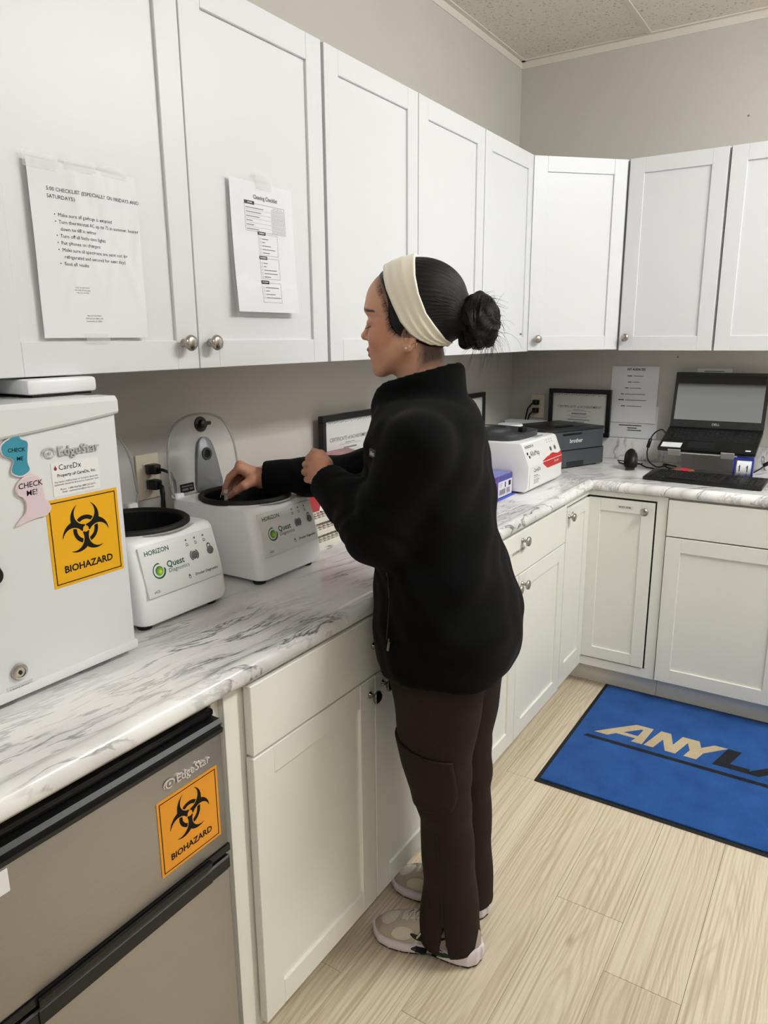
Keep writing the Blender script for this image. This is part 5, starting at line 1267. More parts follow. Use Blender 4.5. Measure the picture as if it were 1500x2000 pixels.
def skin_mat():
    g = NT('skin', 0.46)
    at = g.n('Attribute', attribute_name='tint').outputs['Color']
    n = g.n('TexNoise', {'Vector': g.coord(), 'Scale': 38, 'Detail': 4}).outputs['Fac']
    g.link(g.mix(g.math('MULTIPLY', n, 0.10), at, s2l((150, 88, 66))), g.b.inputs['Base Color'])
    g.b.inputs['Subsurface Weight'].default_value = 0.10; g.b.inputs['Subsurface Radius'].default_value = (0.012, 0.005, 0.003); g.b.inputs['Subsurface Scale'].default_value = 0.6
    n2 = g.n('TexNoise', {'Vector': g.coord(), 'Scale': 600, 'Detail': 2}).outputs['Fac']; g.bump(n2, 0.06, 0.0006)
    return g.m
M_skin = skin_mat()
bme = to_mesh('body', [(hw, hq)]+hand_parts+[(tv, tq)], M_skin)
base = np.array(s2l((214, 162, 134))[:3]); N_ = sum(len(p[0]) for p in [(hw, hq)]+hand_parts+[(tv, tq)])
cols = np.tile(base, (N_, 1)); x, y, z = hv[:, 0], np.abs(hv[:, 1]), hv[:, 2]
def blend(mask, c, k=1.0):
    w_ = (np.clip(mask, 0, 1)*k)[:, None]; cols[:len(hv)] = cols[:len(hv)]*(1-w_)+np.array(s2l(c)[:3])*w_
P_ = (x, y, z)
def seg2(a, b, pa, pb):
    dx, dy = pb[0]-pa[0], pb[1]-pa[1]; t = np.clip(((a-pa[0])*dx+(b-pa[1])*dy)/(dx*dx+dy*dy), 0, 1)
    return np.hypot(a-pa[0]-t*dx, b-pa[1]-t*dy), t
blend(1.2-ell(P_, (0.045, 0.040, -0.015), (0.03, 0.03, 0.025))/0.012, (196, 128, 104), 0.5)       # cheek warmth
lip = np.minimum(np.hypot((y)/0.0285, (z+0.0455)/0.0064), np.hypot(y/0.0255, (z+0.0572)/0.0074)); blend((1.10-lip)/0.2*(x > 0.050), (160, 92, 86), 0.9)
b1, t1 = seg2(y, z, (0.011, 0.0335), (0.030, 0.0390)); b2, t2 = seg2(y, z, (0.030, 0.0390), (0.052, 0.0330))
blend((np.where(b1 < b2, 0.0040, 0.0040-0.0014*t2)-np.minimum(b1, b2)+0.0008)/0.0016*(x > 0.03), (46, 32, 28), 0.95)
e1, te = seg2(y, z, (0.0190, -0.0015), (0.0445, 0.0020)); blend((0.0022-e1)/0.0014*(x > 0.04), (38, 26, 24), 0.9)
blend((0.006-np.abs(e1-0.006))/0.006*(x > 0.04)*(z > 0), (170, 116, 96), 0.4)
cutl = Fmv = 0.978*x+0.208*y; cl_ = Fmv-np.interp(z, [-0.075, -0.050, -0.034, -0.018, -0.002, 0.015, 0.030, 0.050, 0.070, 0.090, 0.125], [-0.075, -0.052, -0.036, 0.012, 0.030, 0.033, 0.034, 0.040, 0.048, 0.056, 0.066])
blend((0.008-cl_)/0.016*(z > -0.022), (44, 32, 28), 0.75)                                             # scalp under the hairline
blend(np.minimum((-0.036-x)/0.018, (z+0.092+0.3*(x+0.05))/0.022)*(x < -0.036), (44, 31, 27), 0.9)        # short nape hair
for k, H in enumerate((RH, LH)):          # pale nails on the finger ends
    o0 = len(hv)+(0 if k == 0 else len(hand_parts[0][0])); hv2 = hand_parts[k][0]
    cols[o0:o0+len(hv2)] = np.array(s2l((214, 156, 128))[:3])
vcol(bme, cols)
pchild('body', bme)
M_nail = mat('pale_nail', (226, 200, 188), 0.25)
def nails(H, fingers):
    for q in fingers:
        a, b = Vector(H[q+'2']), Vector(H[q+'3']); d = (b-a).normalized()
        back = Vector(H['mm'])-Vector(H['wr']); n = (Vector(H[q+'1'])-(Vector(H[q+'3']))) if q != 't' else Vector((0.5, -0.8, 0.3))
        out = (Vector((-0.6, -0.35, 0.3)) if q != 't' else Vector((0.35, -0.85, 0.35))); out = (out-d*out.dot(d)).normalized(); s = d.cross(out)
        m4 = Matrix((s, d, out)).transposed().to_4x4(); m4.translation = b+d*0.003
        B().prism(outline([(-0.0042, -0.006), (-0.0046, 0.004), (-0.0025, 0.011), (0.0, 0.0125), (0.0025, 0.011), (0.0046, 0.004), (0.0042, -0.006)], 3), 0.0045, 0.0058, 0.0004, mat=Matrix.Translation(-POFF) @ Matrix.Translation(POFF) @ m4).obj('fingernail', M_nail, person).location = -POFF
nails(RH, 'imt')
tb = thing('sample_tube', 'small clear tube held in the fingers over the open centrifuge', 'tube', (0.180, 1.000, 1.078))
B().lathe([(0.0, 0.0), (0.004, 0.002), (0.0055, 0.008), (0.0055, 0.042)], 14).obj('tube_wall', mat('clear_tube', (226, 226, 220), 0.1, alpha=0.5), tb, smooth=True, angle=50)
B().lathe([(0.0068, 0.030), (0.0068, 0.044), (0.006, 0.046), (0, 0.046)], 14).obj('tube_cap', mat('pale_tube_cap', (214, 208, 198), 0.4), tb, smooth=True, angle=50)

# ---- hair: cap, bun, strays; headband; earrings
HB = MH.copy(); HB.translation = Vector(HO)-POFF
def hchild(name, me, parent=None):
    o = new_obj(name, me, parent or person)
    if parent is None: o.matrix_local = HB
    return o
def Fm(P): return 0.978*P[0]+0.208*np.abs(P[1])
def hair_base(P, g=0.0): return smin(ell(P, (-0.030, 0, 0.058), (0.103+g, 0.0775+g, 0.0825+g)), ell(P, (-0.020, 0, 0.000), (0.085+g, 0.0700+g, 0.060+g)), 0.03)
def hair_sdf(P):
    d = hair_base(P)
    F = Fm(P); U = P[2]+0*F
    cut = F-np.interp(U, [-0.075, -0.050, -0.034, -0.018, -0.002, 0.015, 0.030, 0.050, 0.070, 0.090, 0.125, 0.16], [-0.075, -0.052, -0.036, 0.008, 0.024, 0.031, 0.035, 0.041, 0.049, 0.057, 0.067, 0.071])
    d = smax(d, cut, 0.016)
    d = smin(d, cone(P, (-0.105, 0, 0.020), (-0.150, 0, 0.014), 0.045, 0.028), 0.025)        # gathered into the bun
    d = smax(d, -(P[2]+0.066+0.3*(P[0]+0.09)+0*F), 0.01)
    sw = np.arctan2(P[1], P[2]-0.014)
    return d-0.0006*np.sin(sw*70+6*np.sin(P[0]*30))*(P[0] < -0.02)
v, q = surf(hair_sdf, (-0.19, -0.095, -0.085), (0.09, 0.095, 0.165), 0.0020)
def hair_mat():
    g = NT('black_hair', 0.30)
    o = g.n('SeparateXYZ', {0: g.n('TexCoord').outputs['Object']}).outputs
    a = g.n('Math', {0: o['Y'], 1: g.math('SUBTRACT', o['Z'], 0.014)}, operation='ARCTAN2').outputs[0]
    v = g.n('CombineXYZ', {'X': g.math('MULTIPLY', a, 34.0), 'Y': g.math('MULTIPLY', o['X'], 9.0), 'Z': g.math('MULTIPLY', o['Z'], 6.0)}).outputs[0]
    n = g.n('TexNoise', {'Vector': v, 'Scale': 1.6, 'Detail': 5, 'Roughness': 0.65}).outputs['Fac']
    g.link(g.ramp(n, [(0.3, s2l((3, 2, 3))), (0.62, s2l((9, 7, 8))), (0.82, s2l((30, 24, 23)))]), g.b.inputs['Base Color'])
    g.link(g.n('MapRange', {'Value': n, 'To Min': 0.28, 'To Max': 0.55}).outputs[0], g.b.inputs['Roughness'])
    g.b.inputs['Specular IOR Level'].default_value = 0.3
    g.bump(n, 0.7, 0.0025); return g.m
M_hair = hair_mat(); M_strand = mat('black_strand', (14, 12, 12), 0.35)
hair = hchild('hair', to_mesh('hair', [(relax(v, q, 1, 0.4), q)], M_hair))
BC = (-0.158, 0.0, 0.010)
def bun_sdf(P):
    d = ell(P, BC, (0.043, 0.050, 0.055))
    th = np.arctan2(P[2]-BC[2], P[1]-BC[1]); ph = np.arctan2(P[0]-BC[0], np.hypot(P[1]-BC[1], P[2]-BC[2]))
    d = d+0.0050*np.sin(3*th+5*ph)*np.cos(ph)-0.0016*np.sin(9*th-8*ph)-0.0008*np.sin(31*th+14*ph)
    d = smin(d, cone(P, (-0.128, 0, 0.046), (-0.128, 0, -0.032), 0.012, 0.012), 0.015)
    return d
v, q = surf(bun_sdf, (-0.225, -0.075, -0.075), (-0.09, 0.075, 0.09), 0.0024)
bun = hchild('bun', to_mesh('bun', [(relax(v, q, 1, 0.4), q)], M_hair), hair)
rs = random.Random(21)
def strands(name, gen, n, parent):
    b = bmesh.new(); cv = []
    for _ in range(n):
        pts, r = gen(); P = [Vector(p) for p in pts]; rings = []
        for i, p in enumerate(P):
            d = (P[min(i+1, len(P)-1)]-P[max(i-1, 0)]).normalized(); a = d.cross(Vector((0.3, 0.9, 0.2))).normalized(); c = d.cross(a)
            rr = r*(1-0.75*i/(len(P)-1)); rings.append([b.verts.new(p+(a*math.cos(t)+c*math.sin(t))*rr) for t in (0, 2.1, 4.2)])
        for A, C in zip(rings, rings[1:]):
            for k in range(3): b.faces.new((A[k], A[(k+1) % 3], C[(k+1) % 3], C[k]))
    me = bpy.data.meshes.new(name); b.to_mesh(me); b.free(); me.materials.append(M_strand)
    o = hchild(name, me, parent); o['kind'] = 'stuff'; return o
def g_bun():          # locks wound round the bun
    a0 = rs.uniform(0, 6.3); tilt = rs.uniform(-0.9, 0.9); e = rs.uniform(1.0, 1.045); L_ = rs.uniform(1.5, 3.2); pts = []
    for i in range(10):
        a = a0+L_*i/9; u, w_ = math.cos(a), math.sin(a)
        x_ = math.sin(tilt)*w_*0.8+0.25*math.sin(tilt*3); y_ = u; z_ = w_*math.cos(tilt)
        s = e/max(1e-3, math.sqrt(x_*x_+y_*y_+z_*z_)); pts.append((BC[0]+0.043*x_*s, BC[1]+0.050*y_*s, BC[2]+0.055*z_*s))
    return pts, rs.uniform(0.0006, 0.0016)
strands('bun_strand', g_bun, 150, bun)
def g_fly():          # loose ends springing out behind and under the bun
    th = rs.choice([rs.gauss(-1.0, 0.45), rs.gauss(-1.0, 0.45), rs.gauss(0.15, 0.35), rs.gauss(1.15, 0.3)]); si = rs.uniform(-0.7, 0.7)
    d = Vector((-math.cos(th)*math.cos(si), math.sin(si), math.sin(th)*math.cos(si)))
    p = Vector(BC)+Vector((d.x*0.040, d.y*0.046, d.z*0.051)); L_ = rs.uniform(0.018, 0.060)*(1.45 if th < -0.3 else 0.75); pts = [p]
    tg = d.cross(Vector((rs.uniform(-1, 1), rs.uniform(-1, 1), rs.uniform(-1, 1)))).normalized(); v_ = (d*rs.uniform(0.15, 0.8)+tg*0.8).normalized()
    for i in range(6):
        v_ = (v_+Vector((0.10 if th < -0.3 else 0, rs.uniform(-.12, .12), -0.30 if th < 0.6 else -0.10))).normalized(); p = p+v_*L_/6; pts.append(p)
    return pts, rs.uniform(0.00018, 0.00048)
strands('loose_hair', g_fly, 170, bun)
def side_y(f, x_, z_, s, hi=0.095):
    ys_ = np.linspace(hi, 0.0, 240)*s; P = (np.full(240, x_), ys_, np.full(240, z_)); v_ = f(P); k = int(np.argmax(v_ < 0))
    return float(ys_[k]) if v_[k] < 0 else 0.0
def g_edge():         # soft hairline: short hairs lying over temple, sideburn and nape
    s = rs.choice((1, -1)); k = rs.random()
    if k < 0.80:
        z_ = rs.uniform(-0.016, 0.085); x_ = (float(np.interp(z_, [-0.018, -0.002, 0.015, 0.030, 0.050, 0.070, 0.090], [0.012, 0.030, 0.033, 0.034, 0.040, 0.048, 0.056]))-0.0146)/0.978-0.004
        d = (rs.uniform(0.4, 1.0), rs.uniform(-1.0, -0.2) if z_ < 0.03 else rs.uniform(-0.9, 0.3)); L_ = rs.uniform(0.007, 0.017)
    else:
        x_ = rs.uniform(-0.090, -0.042); z_ = -0.046-0.25*(x_+0.09)+rs.uniform(-0.006, 0.008); d = (rs.uniform(-0.1, 0.5), -1.0); L_ = rs.uniform(0.008, 0.016)
    n_ = math.hypot(*d); pts = []
    for i in range(6):
        u = L_*i/5; a, c = x_+d[0]/n_*u, z_+d[1]/n_*u
        y_ = side_y(lambda P: np.minimum(head_sdf(P), hair_sdf(P)), a, c, s); pts.append((a, y_+s*0.0005, c))
    return pts, 0.00020
strands('fine_hair', g_edge, 420, hair)
def band_sdf(P, thick=0.0034):
    d = np.abs(hair_base(P, 0.0032))-thick
    F = Fm(P); U = P[2]+0*F
    ff = np.interp(U, [-0.045, -0.040, -0.036, -0.026, -0.015, 0.010, 0.043, 0.074, 0.099, 0.119, 0.16], [-0.20, -0.0855, -0.055, -0.032, -0.015, 0.006, 0.022, 0.035, 0.041, 0.043, 0.046])
    fb = np.interp(U, [-0.045, -0.034, -0.025, 0.002, 0.026, 0.064, 0.099, 0.131, 0.16], [-0.14, -0.105, -0.087, -0.064, -0.046, -0.031, -0.024, -0.023, -0.026])
    d = smax(d, F-ff, 0.004); d = smax(d, fb-F, 0.004)
    s = (F-fb)/(ff-fb+1e-6)
    lowr = np.clip((0.05-U)/0.06, 0.15, 1)
    d = d-0.0022*np.sin(s*21+0.8*np.sin(U*40))*lowr*np.clip(1.4-np.abs(s-0.5)*2.2, 0, 1)
    d = d-0.0016*np.exp(-((s-0.94)/0.05)**2)-0.0013*np.exp(-((s-0.05)/0.05)**2)
    return smax(d, -0.058-P[2]+0*F, 0.004)
v, q = surf(band_sdf, (-0.15, -0.098, -0.06), (0.07, 0.098, 0.168), 0.0022)
tag(hchild('headband', to_mesh('headband', [(relax(v, q, 1, 0.4), q)], mat('cream_satin', (250, 243, 224), 0.42, sheen=0.2, bump=(500, 0.05)))), 'wide cream cloth headband')
def at_head(b, name, m, **k):
    o = b.obj(name, m, person, smooth=True); o.matrix_local = HB; return o
M_pearl = mat('pearl', (232, 222, 206), 0.15); M_gold = mat('rose_gold', (214, 160, 130), 0.2, 1.0)
for i, (a, c, r) in enumerate(((-0.0095, -0.0420, 0.0030), (-0.0170, -0.0385, 0.0024), (-0.0080, -0.0225, 0.0013))):
    at_head(B().lathe([(0, -r), (r*0.7, -r*0.7), (r, 0), (r*0.7, r*0.7), (0, r)], 10, Matrix.Translation((a-0.012, 0.0755, c))), 'earring', M_pearl)
at_head(B().tube([(-0.040+0.0055*math.cos(t*PI/6), 0.077, -0.0365+0.0050*math.sin(t*PI/6)) for t in range(0, 11)], 0.0008, 6), 'earring', M_gold)
for s in (1, -1):        # eyelashes
    b = B()
    for i in range(11):
        u = i/10; a = Vector((0.0745-0.010*u, s*(0.0225+0.0215*u), 0.0005+0.0010*u)); b.tube([a, a+Vector((0.0030, s*0.0012*u, -0.0022)), a+Vector((0.0058, s*0.003*u, -0.0026))], [0.0006, 0.0004, 0.0002], 4)
    o = b.obj('eyelashes', M_strand, person); o.matrix_local = HB; o['kind'] = 'stuff'

# ---- jacket
def torso(P, dx=0.0):
    z = P[2]; Z = [0.70, 0.76, 0.82, 0.90, 0.98, 1.08, 1.18, 1.28, 1.33, 1.37, 1.42]
    def it(v): return np.interp(z, Z, v).astype(np.float32)
    cx, cy = it([0.783, 0.788, 0.796, 0.797, 0.783, 0.759, 0.741, 0.738, 0.738, 0.736, 0.728]), it([1.055]*7+[1.055, 1.057, 1.06, 1.06])
    a = it([0.140, 0.150, 0.160, 0.158, 0.146, 0.136, 0.136, 0.126, 0.108, 0.080, 0.060])+dx; b = it([0.200, 0.206, 0.212, 0.208, 0.192, 0.182, 0.186, 0.190, 0.165, 0.110, 0.075])+dx
    X, Y = P[0]-cx, P[1]-cy; F = X*EF[0]+Y*EF[1]; Lq = X*EL[0]+Y*EL[1]
    n = ((np.abs(F)/a)**2.3+(np.abs(Lq)/b)**2.3)**(1/2.3)
    return (n-1)*np.minimum(a, b)*0.9
def folds(P, amp=1.0):
    x, y, z = P
    return amp*(0.0036*np.sin(31*z+9*x-14*y+1.3*np.sin(20*x+11*y))+0.0020*np.sin(47*z-33*x+21*y+2.0)+0.0012*np.sin(88*x+70*z-60*y))
def sleeve(P, S_, E_, W_, r):
    d1, t1 = cone(P, S_, E_, r[0], r[1], True); d2, t2 = cone(P, E_, W_, r[2], r[3], True)
    d1 = d1-0.0045*np.sin(t1*19+2*np.sin(P[0]*40))*np.clip(t1*1.6-0.5, 0, 1)
    d2 = d2-0.0085*np.abs(np.sin(t2*10.5+1.7*np.sin(P[2]*34+P[1]*30)))*np.clip(1.15-t2*1.2, 0, 1)+0.001
    return smin(d1, d2, 0.03)
def ccyl(P, a, b, r, infl=0.0):
    """flat-ended cylinder"""
    d = [b[i]-a[i] for i in range(3)]; Ln = math.sqrt(sum(v*v for v in d)); d = [v/Ln for v in d]
    t = (P[0]-a[0])*d[0]+(P[1]-a[1])*d[1]+(P[2]-a[2])*d[2]
    q = np.sqrt(np.maximum(0, (P[0]-a[0])**2+(P[1]-a[1])**2+(P[2]-a[2])**2-t*t))-r
    return np.maximum(q, np.maximum(-t, t-Ln))
def ext(a, b, k): return tuple(b[i]+(b[i]-a[i])*k for i in range(3))
def jacket_sdf(P):
    d = smax(torso(P)-folds(P), P[2]-1.375, 0.03)
    d = smin(d, cone(P, SLf, SRt, 0.050, 0.050), 0.05)
    d = smin(d, sleeve(P, SLf, ELb, WLf, (0.063, 0.060, 0.062, 0.0450)), 0.028)
    d = smin(d, sleeve(P, SRt, ERt, WRt, (0.066, 0.055, 0.055, 0.0450)), 0.028)
    # hem cut and a slightly gathered edge
    hem = 0.798-0.05*np.clip((P[0]-0.80), -0.2, 0.2)
    d = smax(d, hem-P[2]+0*d, 0.012)
    # the front gives way against the worktop edge; the far sleeve rests on the centrifuge rim
    d = smax(d, 0.6445-P[0]-np.clip((P[2]-0.925)*4, 0, 1)+0*d, 0.006)
    d = smax(d, 1.1135-P[2]-np.clip((P[0]-0.345)*6, 0, 1)-np.clip((0.9-P[1])*20, 0, 1)+0*d, 0.005)
    # cuffs: cut flat and hollowed round the wrist
    for E_, W_ in ((ELb, WLf), (ERt, WRt)):
        e = ext(E_, W_, 0.03); far = ext(E_, W_, 0.6); d = smax(d, -ccyl(P, e, far, 0.07), 0.004)
        d = smax(d, -ccyl(P, ext(E_, W_, -0.12), ext(E_, W_, 0.2), 0.0320), 0.003)
    # stand collar, leaning forward, open at the top
    X, Y = P[0]-(0.709-0.10*(P[2]-1.39)), P[1]-1.058; F = X*EF[0]+Y*EF[1]; Lq = X*EL[0]+Y*EL[1]
    fr = np.clip(F/0.09, -1, 1)
    rr = np.sqrt((F/0.097)**2+(Lq/0.078)**2)
    c = np.abs(rr-1)*0.082-0.0075
    top = np.interp(F+0*c, [-0.11, -0.085, 0.05, 0.075, 0.105], [1.436, 1.440, 1.404, 1.388, 1.350]); c = smax(c, (P[2]-top)*0.9, 0.012); c = smax(c, 1.322-P[2]+0.0*c, 0.01)
    inner = np.maximum((rr-0.93)*0.08, 1.335-P[2])
    d = smax(d, -inner, 0.006)
    return smin(d, c, 0.016)
v, q = surf(jacket_sdf, (0.20, 0.77, 0.715), (1.0, 1.33, 1.47), 0.0056)
def fleece():
    g = NT('black_fleece', 0.95)
    n = g.n('TexNoise', {'Vector': g.coord(), 'Scale': 900, 'Detail': 3}).outputs['Fac']
    g.link(g.mix(n, s2l((4, 4, 5)), s2l((13, 13, 14))), g.b.inputs['Base Color'])
    g.b.inputs['Specular IOR Level'].default_value = 0.12; g.b.inputs['Sheen Weight'].default_value = 0.028; g.b.inputs['Sheen Roughness'].default_value = 0.5
    g.bump(n, 0.5, 0.0008); return g.m
M_fleece = fleece()
jk = tag(pchild('jacket', to_mesh('jacket', [(relax(v, q, 2, 0.45), q)], M_fleece)), 'black fleece zip jacket with stand collar')
# chest badge and the pocket zip with its puller
def surf_frame(c, n, up=(0, 0, 1)):
    n = Vector(n).normalized(); u = Vector(up).cross(n).normalized(); v_ = n.cross(u)
    m4 = Matrix((u, v_, n)).transposed().to_4x4(); m4.translation = Vector(c)-POFF; return m4
bg = B().box(-0.024, 0.016, -0.0085, 0.0085, -0.003, 0.0012, 0.0006).obj('chest_badge', M_black, person); bg.matrix_local = surf_frame((0.7245, 0.862, 1.2700), (-0.62, -0.78, 0.05))
tag(bg, 'small black badge with white letters')
text('ddicn', 0.0125, bg, (-0.004, 0.0, 0.0015), M_sticker, rot=(0, 0, 0), bold=0.0002)
zp = B().box(-0.0035, 0.0035, -0.010, 0.010, 0.0, 0.003, 0.001).box(-0.0022, 0.0022, 0.010, 0.016, 0.0, 0.005, 0.001).obj('zip_puller', M_dknob, person); zp.matrix_local = surf_frame((0.7635, 0.8535, 0.8784), (-0.163, -0.962, 0.22))
zl = []
for z_ in np.linspace(0.89, 1.03, 12):
    ys_ = np.linspace(0.80, 0.95, 300); x_ = 0.757-0.05*(z_-0.89); P_ = (np.full(300, x_), ys_, np.full(300, z_)); k = int(np.argmax(jacket_sdf(P_) < 0.0006)); zl.append((x_, float(ys_[k]), z_))
pchild('pocket_zip', B().tube(zl, 0.0017, 5).mesh('pocket_zip', mat('zip_black', (8, 8, 9), 0.4), True))

# ---- trousers
def legprof(P, Z, cx, cy, a, b):
    z = P[2]; it = lambda v: np.interp(z, Z, v).astype(np.float32)
    X, Y = P[0]-it(cx), P[1]-it(cy); F = X*EF[0]+Y*EF[1]; Lq = X*EL[0]+Y*EL[1]; A, Bq = it(a), it(b)
    return (np.sqrt((F/A)**2+(Lq/Bq)**2)-1)*np.minimum(A, Bq)
LZ = [0.03, 0.06, 0.22, 0.40, 0.48, 0.55, 0.63, 0.72, 0.82]
def leg_near(P): return legprof(P, LZ, [0.813, 0.813, 0.815, 0.812, 0.805, 0.800, 0.802, 0.806, 0.803], [1.052, 1.050, 1.040, 1.020, 1.012, 1.000, 0.992, 0.985, 0.980], [0.079, 0.077, 0.064, 0.062, 0.068, 0.077, 0.090, 0.100, 0.110], [0.070, 0.069, 0.062, 0.064, 0.068, 0.075, 0.082, 0.088, 0.092])
def leg_far(P): return legprof(P, LZ, [0.776, 0.776, 0.784, 0.790, 0.787, 0.784, 0.786, 0.790, 0.792], [1.205, 1.203, 1.195, 1.175, 1.165, 1.150, 1.140, 1.130, 1.120], [0.079, 0.077, 0.064, 0.062, 0.068, 0.077, 0.090, 0.100, 0.110], [0.070, 0.069, 0.062, 0.064, 0.068, 0.075, 0.082, 0.088, 0.092])
def pant_sdf(P, pocket=False):
    a, b = leg_near(P), leg_far(P)
    w1 = 0.0022*np.sin(60*P[2]+16*P[0])*np.exp(-((P[2]-0.45)/0.09)**2)+0.0014*np.sin(34*P[2]-30*P[1]+3)
    hipz = np.clip((P[2]-0.60)/0.12, 0.03, 1)
    d = smin(a, b, 0.05*hipz+0.002)-w1
    d = smax(d, 0.034-P[2]+0*d, 0.003); d = smax(d, P[2]-0.82+0*d, 0.01)
    # hem hollow and the side slit on the outer seam
    d = smax(d, -np.maximum(a+0.0095, P[2]-0.10), 0.002); d = smax(d, -np.maximum(b+0.0095, P[2]-0.10), 0.002)
    slit = np.maximum(np.abs(P[0]-0.828)-0.135*(0.128-P[2]), np.maximum(P[2]-0.128, P[1]-1.03))
    return smax(d, -slit, 0.002)
v, q = surf(pant_sdf, (0.66, 0.86, 0.02), (0.93, 1.31, 0.84), 0.0040)
def twill():
    g = NT('brown_twill', 0.8)
    n = g.n('TexNoise', {'Vector': g.coord((1, 1, 0.4)), 'Scale': 420, 'Detail': 3}).outputs['Fac']
    g.link(g.mix(n, s2l((33, 25, 21)), s2l((46, 35, 30))), g.b.inputs['Base Color']); g.b.inputs['Specular IOR Level'].default_value = 0.2
    g.bump(n, 0.25, 0.001); return g.m
M_twill = twill()
pt_ = tag(pchild('trousers', to_mesh('trousers', [(relax(v, q, 2, 0.4), q)], M_twill)), 'dark brown cargo trousers with slit hems')
def pocket_sdf(P):      # cargo pocket lying on the outer thigh
    d = np.abs(leg_near(P)-0.0035)-0.0032
    top = 0.615+0.35*np.clip(0.78-P[0], -0.1, 0.2)*0.5
    bx = np.maximum(np.maximum(0.7-P[0]-0.01, P[0]-0.868+0.25*np.clip(0.50-P[2], 0, 0.1)), np.maximum(P[2]-top, 0.445-0.15*np.clip(0.76-P[0], -0.1, 0.1)-P[2]))
    return smax(smax(d, bx, 0.004), P[1]-1.0+0*d, 0.003)
v, q = surf(pocket_sdf, (0.66, 0.86, 0.42), (0.93, 1.02, 0.67), 0.0027)
pchild('cargo_pocket', to_mesh('cargo_pocket', [(relax(v, q, 1, 0.4), q)], M_twill), pt_)
# side seam line of stitching
b = B(); pts = []
zz = np.linspace(0.13, 0.46, 14)
for z_ in zz: pts.append((0.828-0.006*math.sin((z_-0.10)*3), 0, z_))
sp = []
for (x_, _, z_) in pts:
    ys_ = np.linspace(0.90, 1.02, 200); P_ = (np.full(200, x_), ys_, np.full(200, z_)); vals = leg_near(P_); k = np.argmax(vals < 0.0012); sp.append((x_, float(ys_[k]), z_))
b.tube(sp, 0.0013, 5); pchild('side_seam', b.mesh('side_seam', mat('seam_brown', (30, 22, 18), 0.85), True), pt_)

# ---- running shoes: local x heel -> toe, y left, z up
M_foam = mat('pale_lilac_foam', (226, 218, 224), 0.55, bump=(60, 0.05)); M_meshf = mat('cream_mesh', (226, 216, 198), 0.8, bump=(520, 0.9)); M_over = mat('taupe_overlay', (184, 174, 160), 0.5)
M_lace = mat('beige_lace', (206, 200, 188), 0.8)
def shoe_plan(x):       # half-width and centre line of the sole
    hw = np.interp(x, [-0.005, 0.0, 0.02, 0.06, 0.12, 0.18, 0.22, 0.25, 0.268, 0.276], [0.0, 0.018, 0.032, 0.037, 0.037, 0.046, 0.045, 0.036, 0.020, 0.0])
    return hw, np.interp(x, [0, 0.12, 0.2, 0.276], [0, -0.003, 0.0, 0.006])
def shoe_base(P, g=0.0):
    x = np.clip(P[0], -0.004, 0.275); hw, cy = shoe_plan(x)
    ex = np.maximum(-P[0]-0.004, P[0]-0.275)
    return np.where(ex > 0, np.hypot(ex, np.maximum(np.abs(P[1]-cy)-hw, 0)), (np.abs(P[1]-cy)-hw)*0.82)-g
def upper_sdf(P):
    x = P[0]; s = shoe_base(P)
    hgt = np.interp(x, [-0.01, 0.0, 0.03, 0.075, 0.10, 0.135, 0.17, 0.21, 0.25, 0.272], [0.085, 0.098, 0.102, 0.096, 0.106, 0.095, 0.079, 0.064, 0.052, 0.040])
    k = np.clip((P[2]-0.03)/(hgt-0.03), 0, 1.2)
    d = s+0.004+0.020*k**2.0*(1-0.25*(x > 0.1))
    d = smax(d, P[2]-hgt+0*d, 0.018); d = smax(d, 0.018-P[2]+0*d, 0.004)
    op = ell(P, (0.050, 0, 0.118), (0.046, 0.0245, 0.048)); return smax(d, -op, 0.006)
def mid_sdf(P):
    x = P[0]; s = shoe_base(P, 0.004)
    top = np.interp(x, [-0.01, 0.02, 0.07, 0.12, 0.18, 0.24, 0.276], [0.052, 0.046, 0.036, 0.030, 0.027, 0.027, 0.034])
    bot = np.interp(x, [-0.01, 0.015, 0.05, 0.09, 0.115, 0.14, 0.20, 0.245, 0.28], [0.010, 0.0045, 0.0045, 0.008, 0.013, 0.008, 0.0045, 0.0065, 0.016])
    d = smax(s-0.003*np.sin(np.clip((P[2]-bot)/(top-bot), 0, 1)*PI)-0.0004*np.sin(x*160+P[2]*200)*(x < 0.07), P[2]-top+0*s, 0.005); return smax(d, bot-P[2]+0*s, 0.003)
def out_sdf(P):
    x = P[0]; s = shoe_base(P, 0.0035)
    bot = np.interp(x, [-0.01, 0.015, 0.05, 0.09, 0.115, 0.14, 0.20, 0.245, 0.28], [0.006, 0.0, 0.0, 0.0035, 0.0085, 0.0035, 0.0, 0.002, 0.0125])
    d = smax(s, P[2]-bot-0.0062+0*s, 0.002); d = smax(d, bot-P[2]+0*s, 0.002)
    return smax(d, -np.maximum(np.abs((x*1000) % 26-13)-1.2, 0.002-P[2]*0-0.004)+0*s, 0.001)
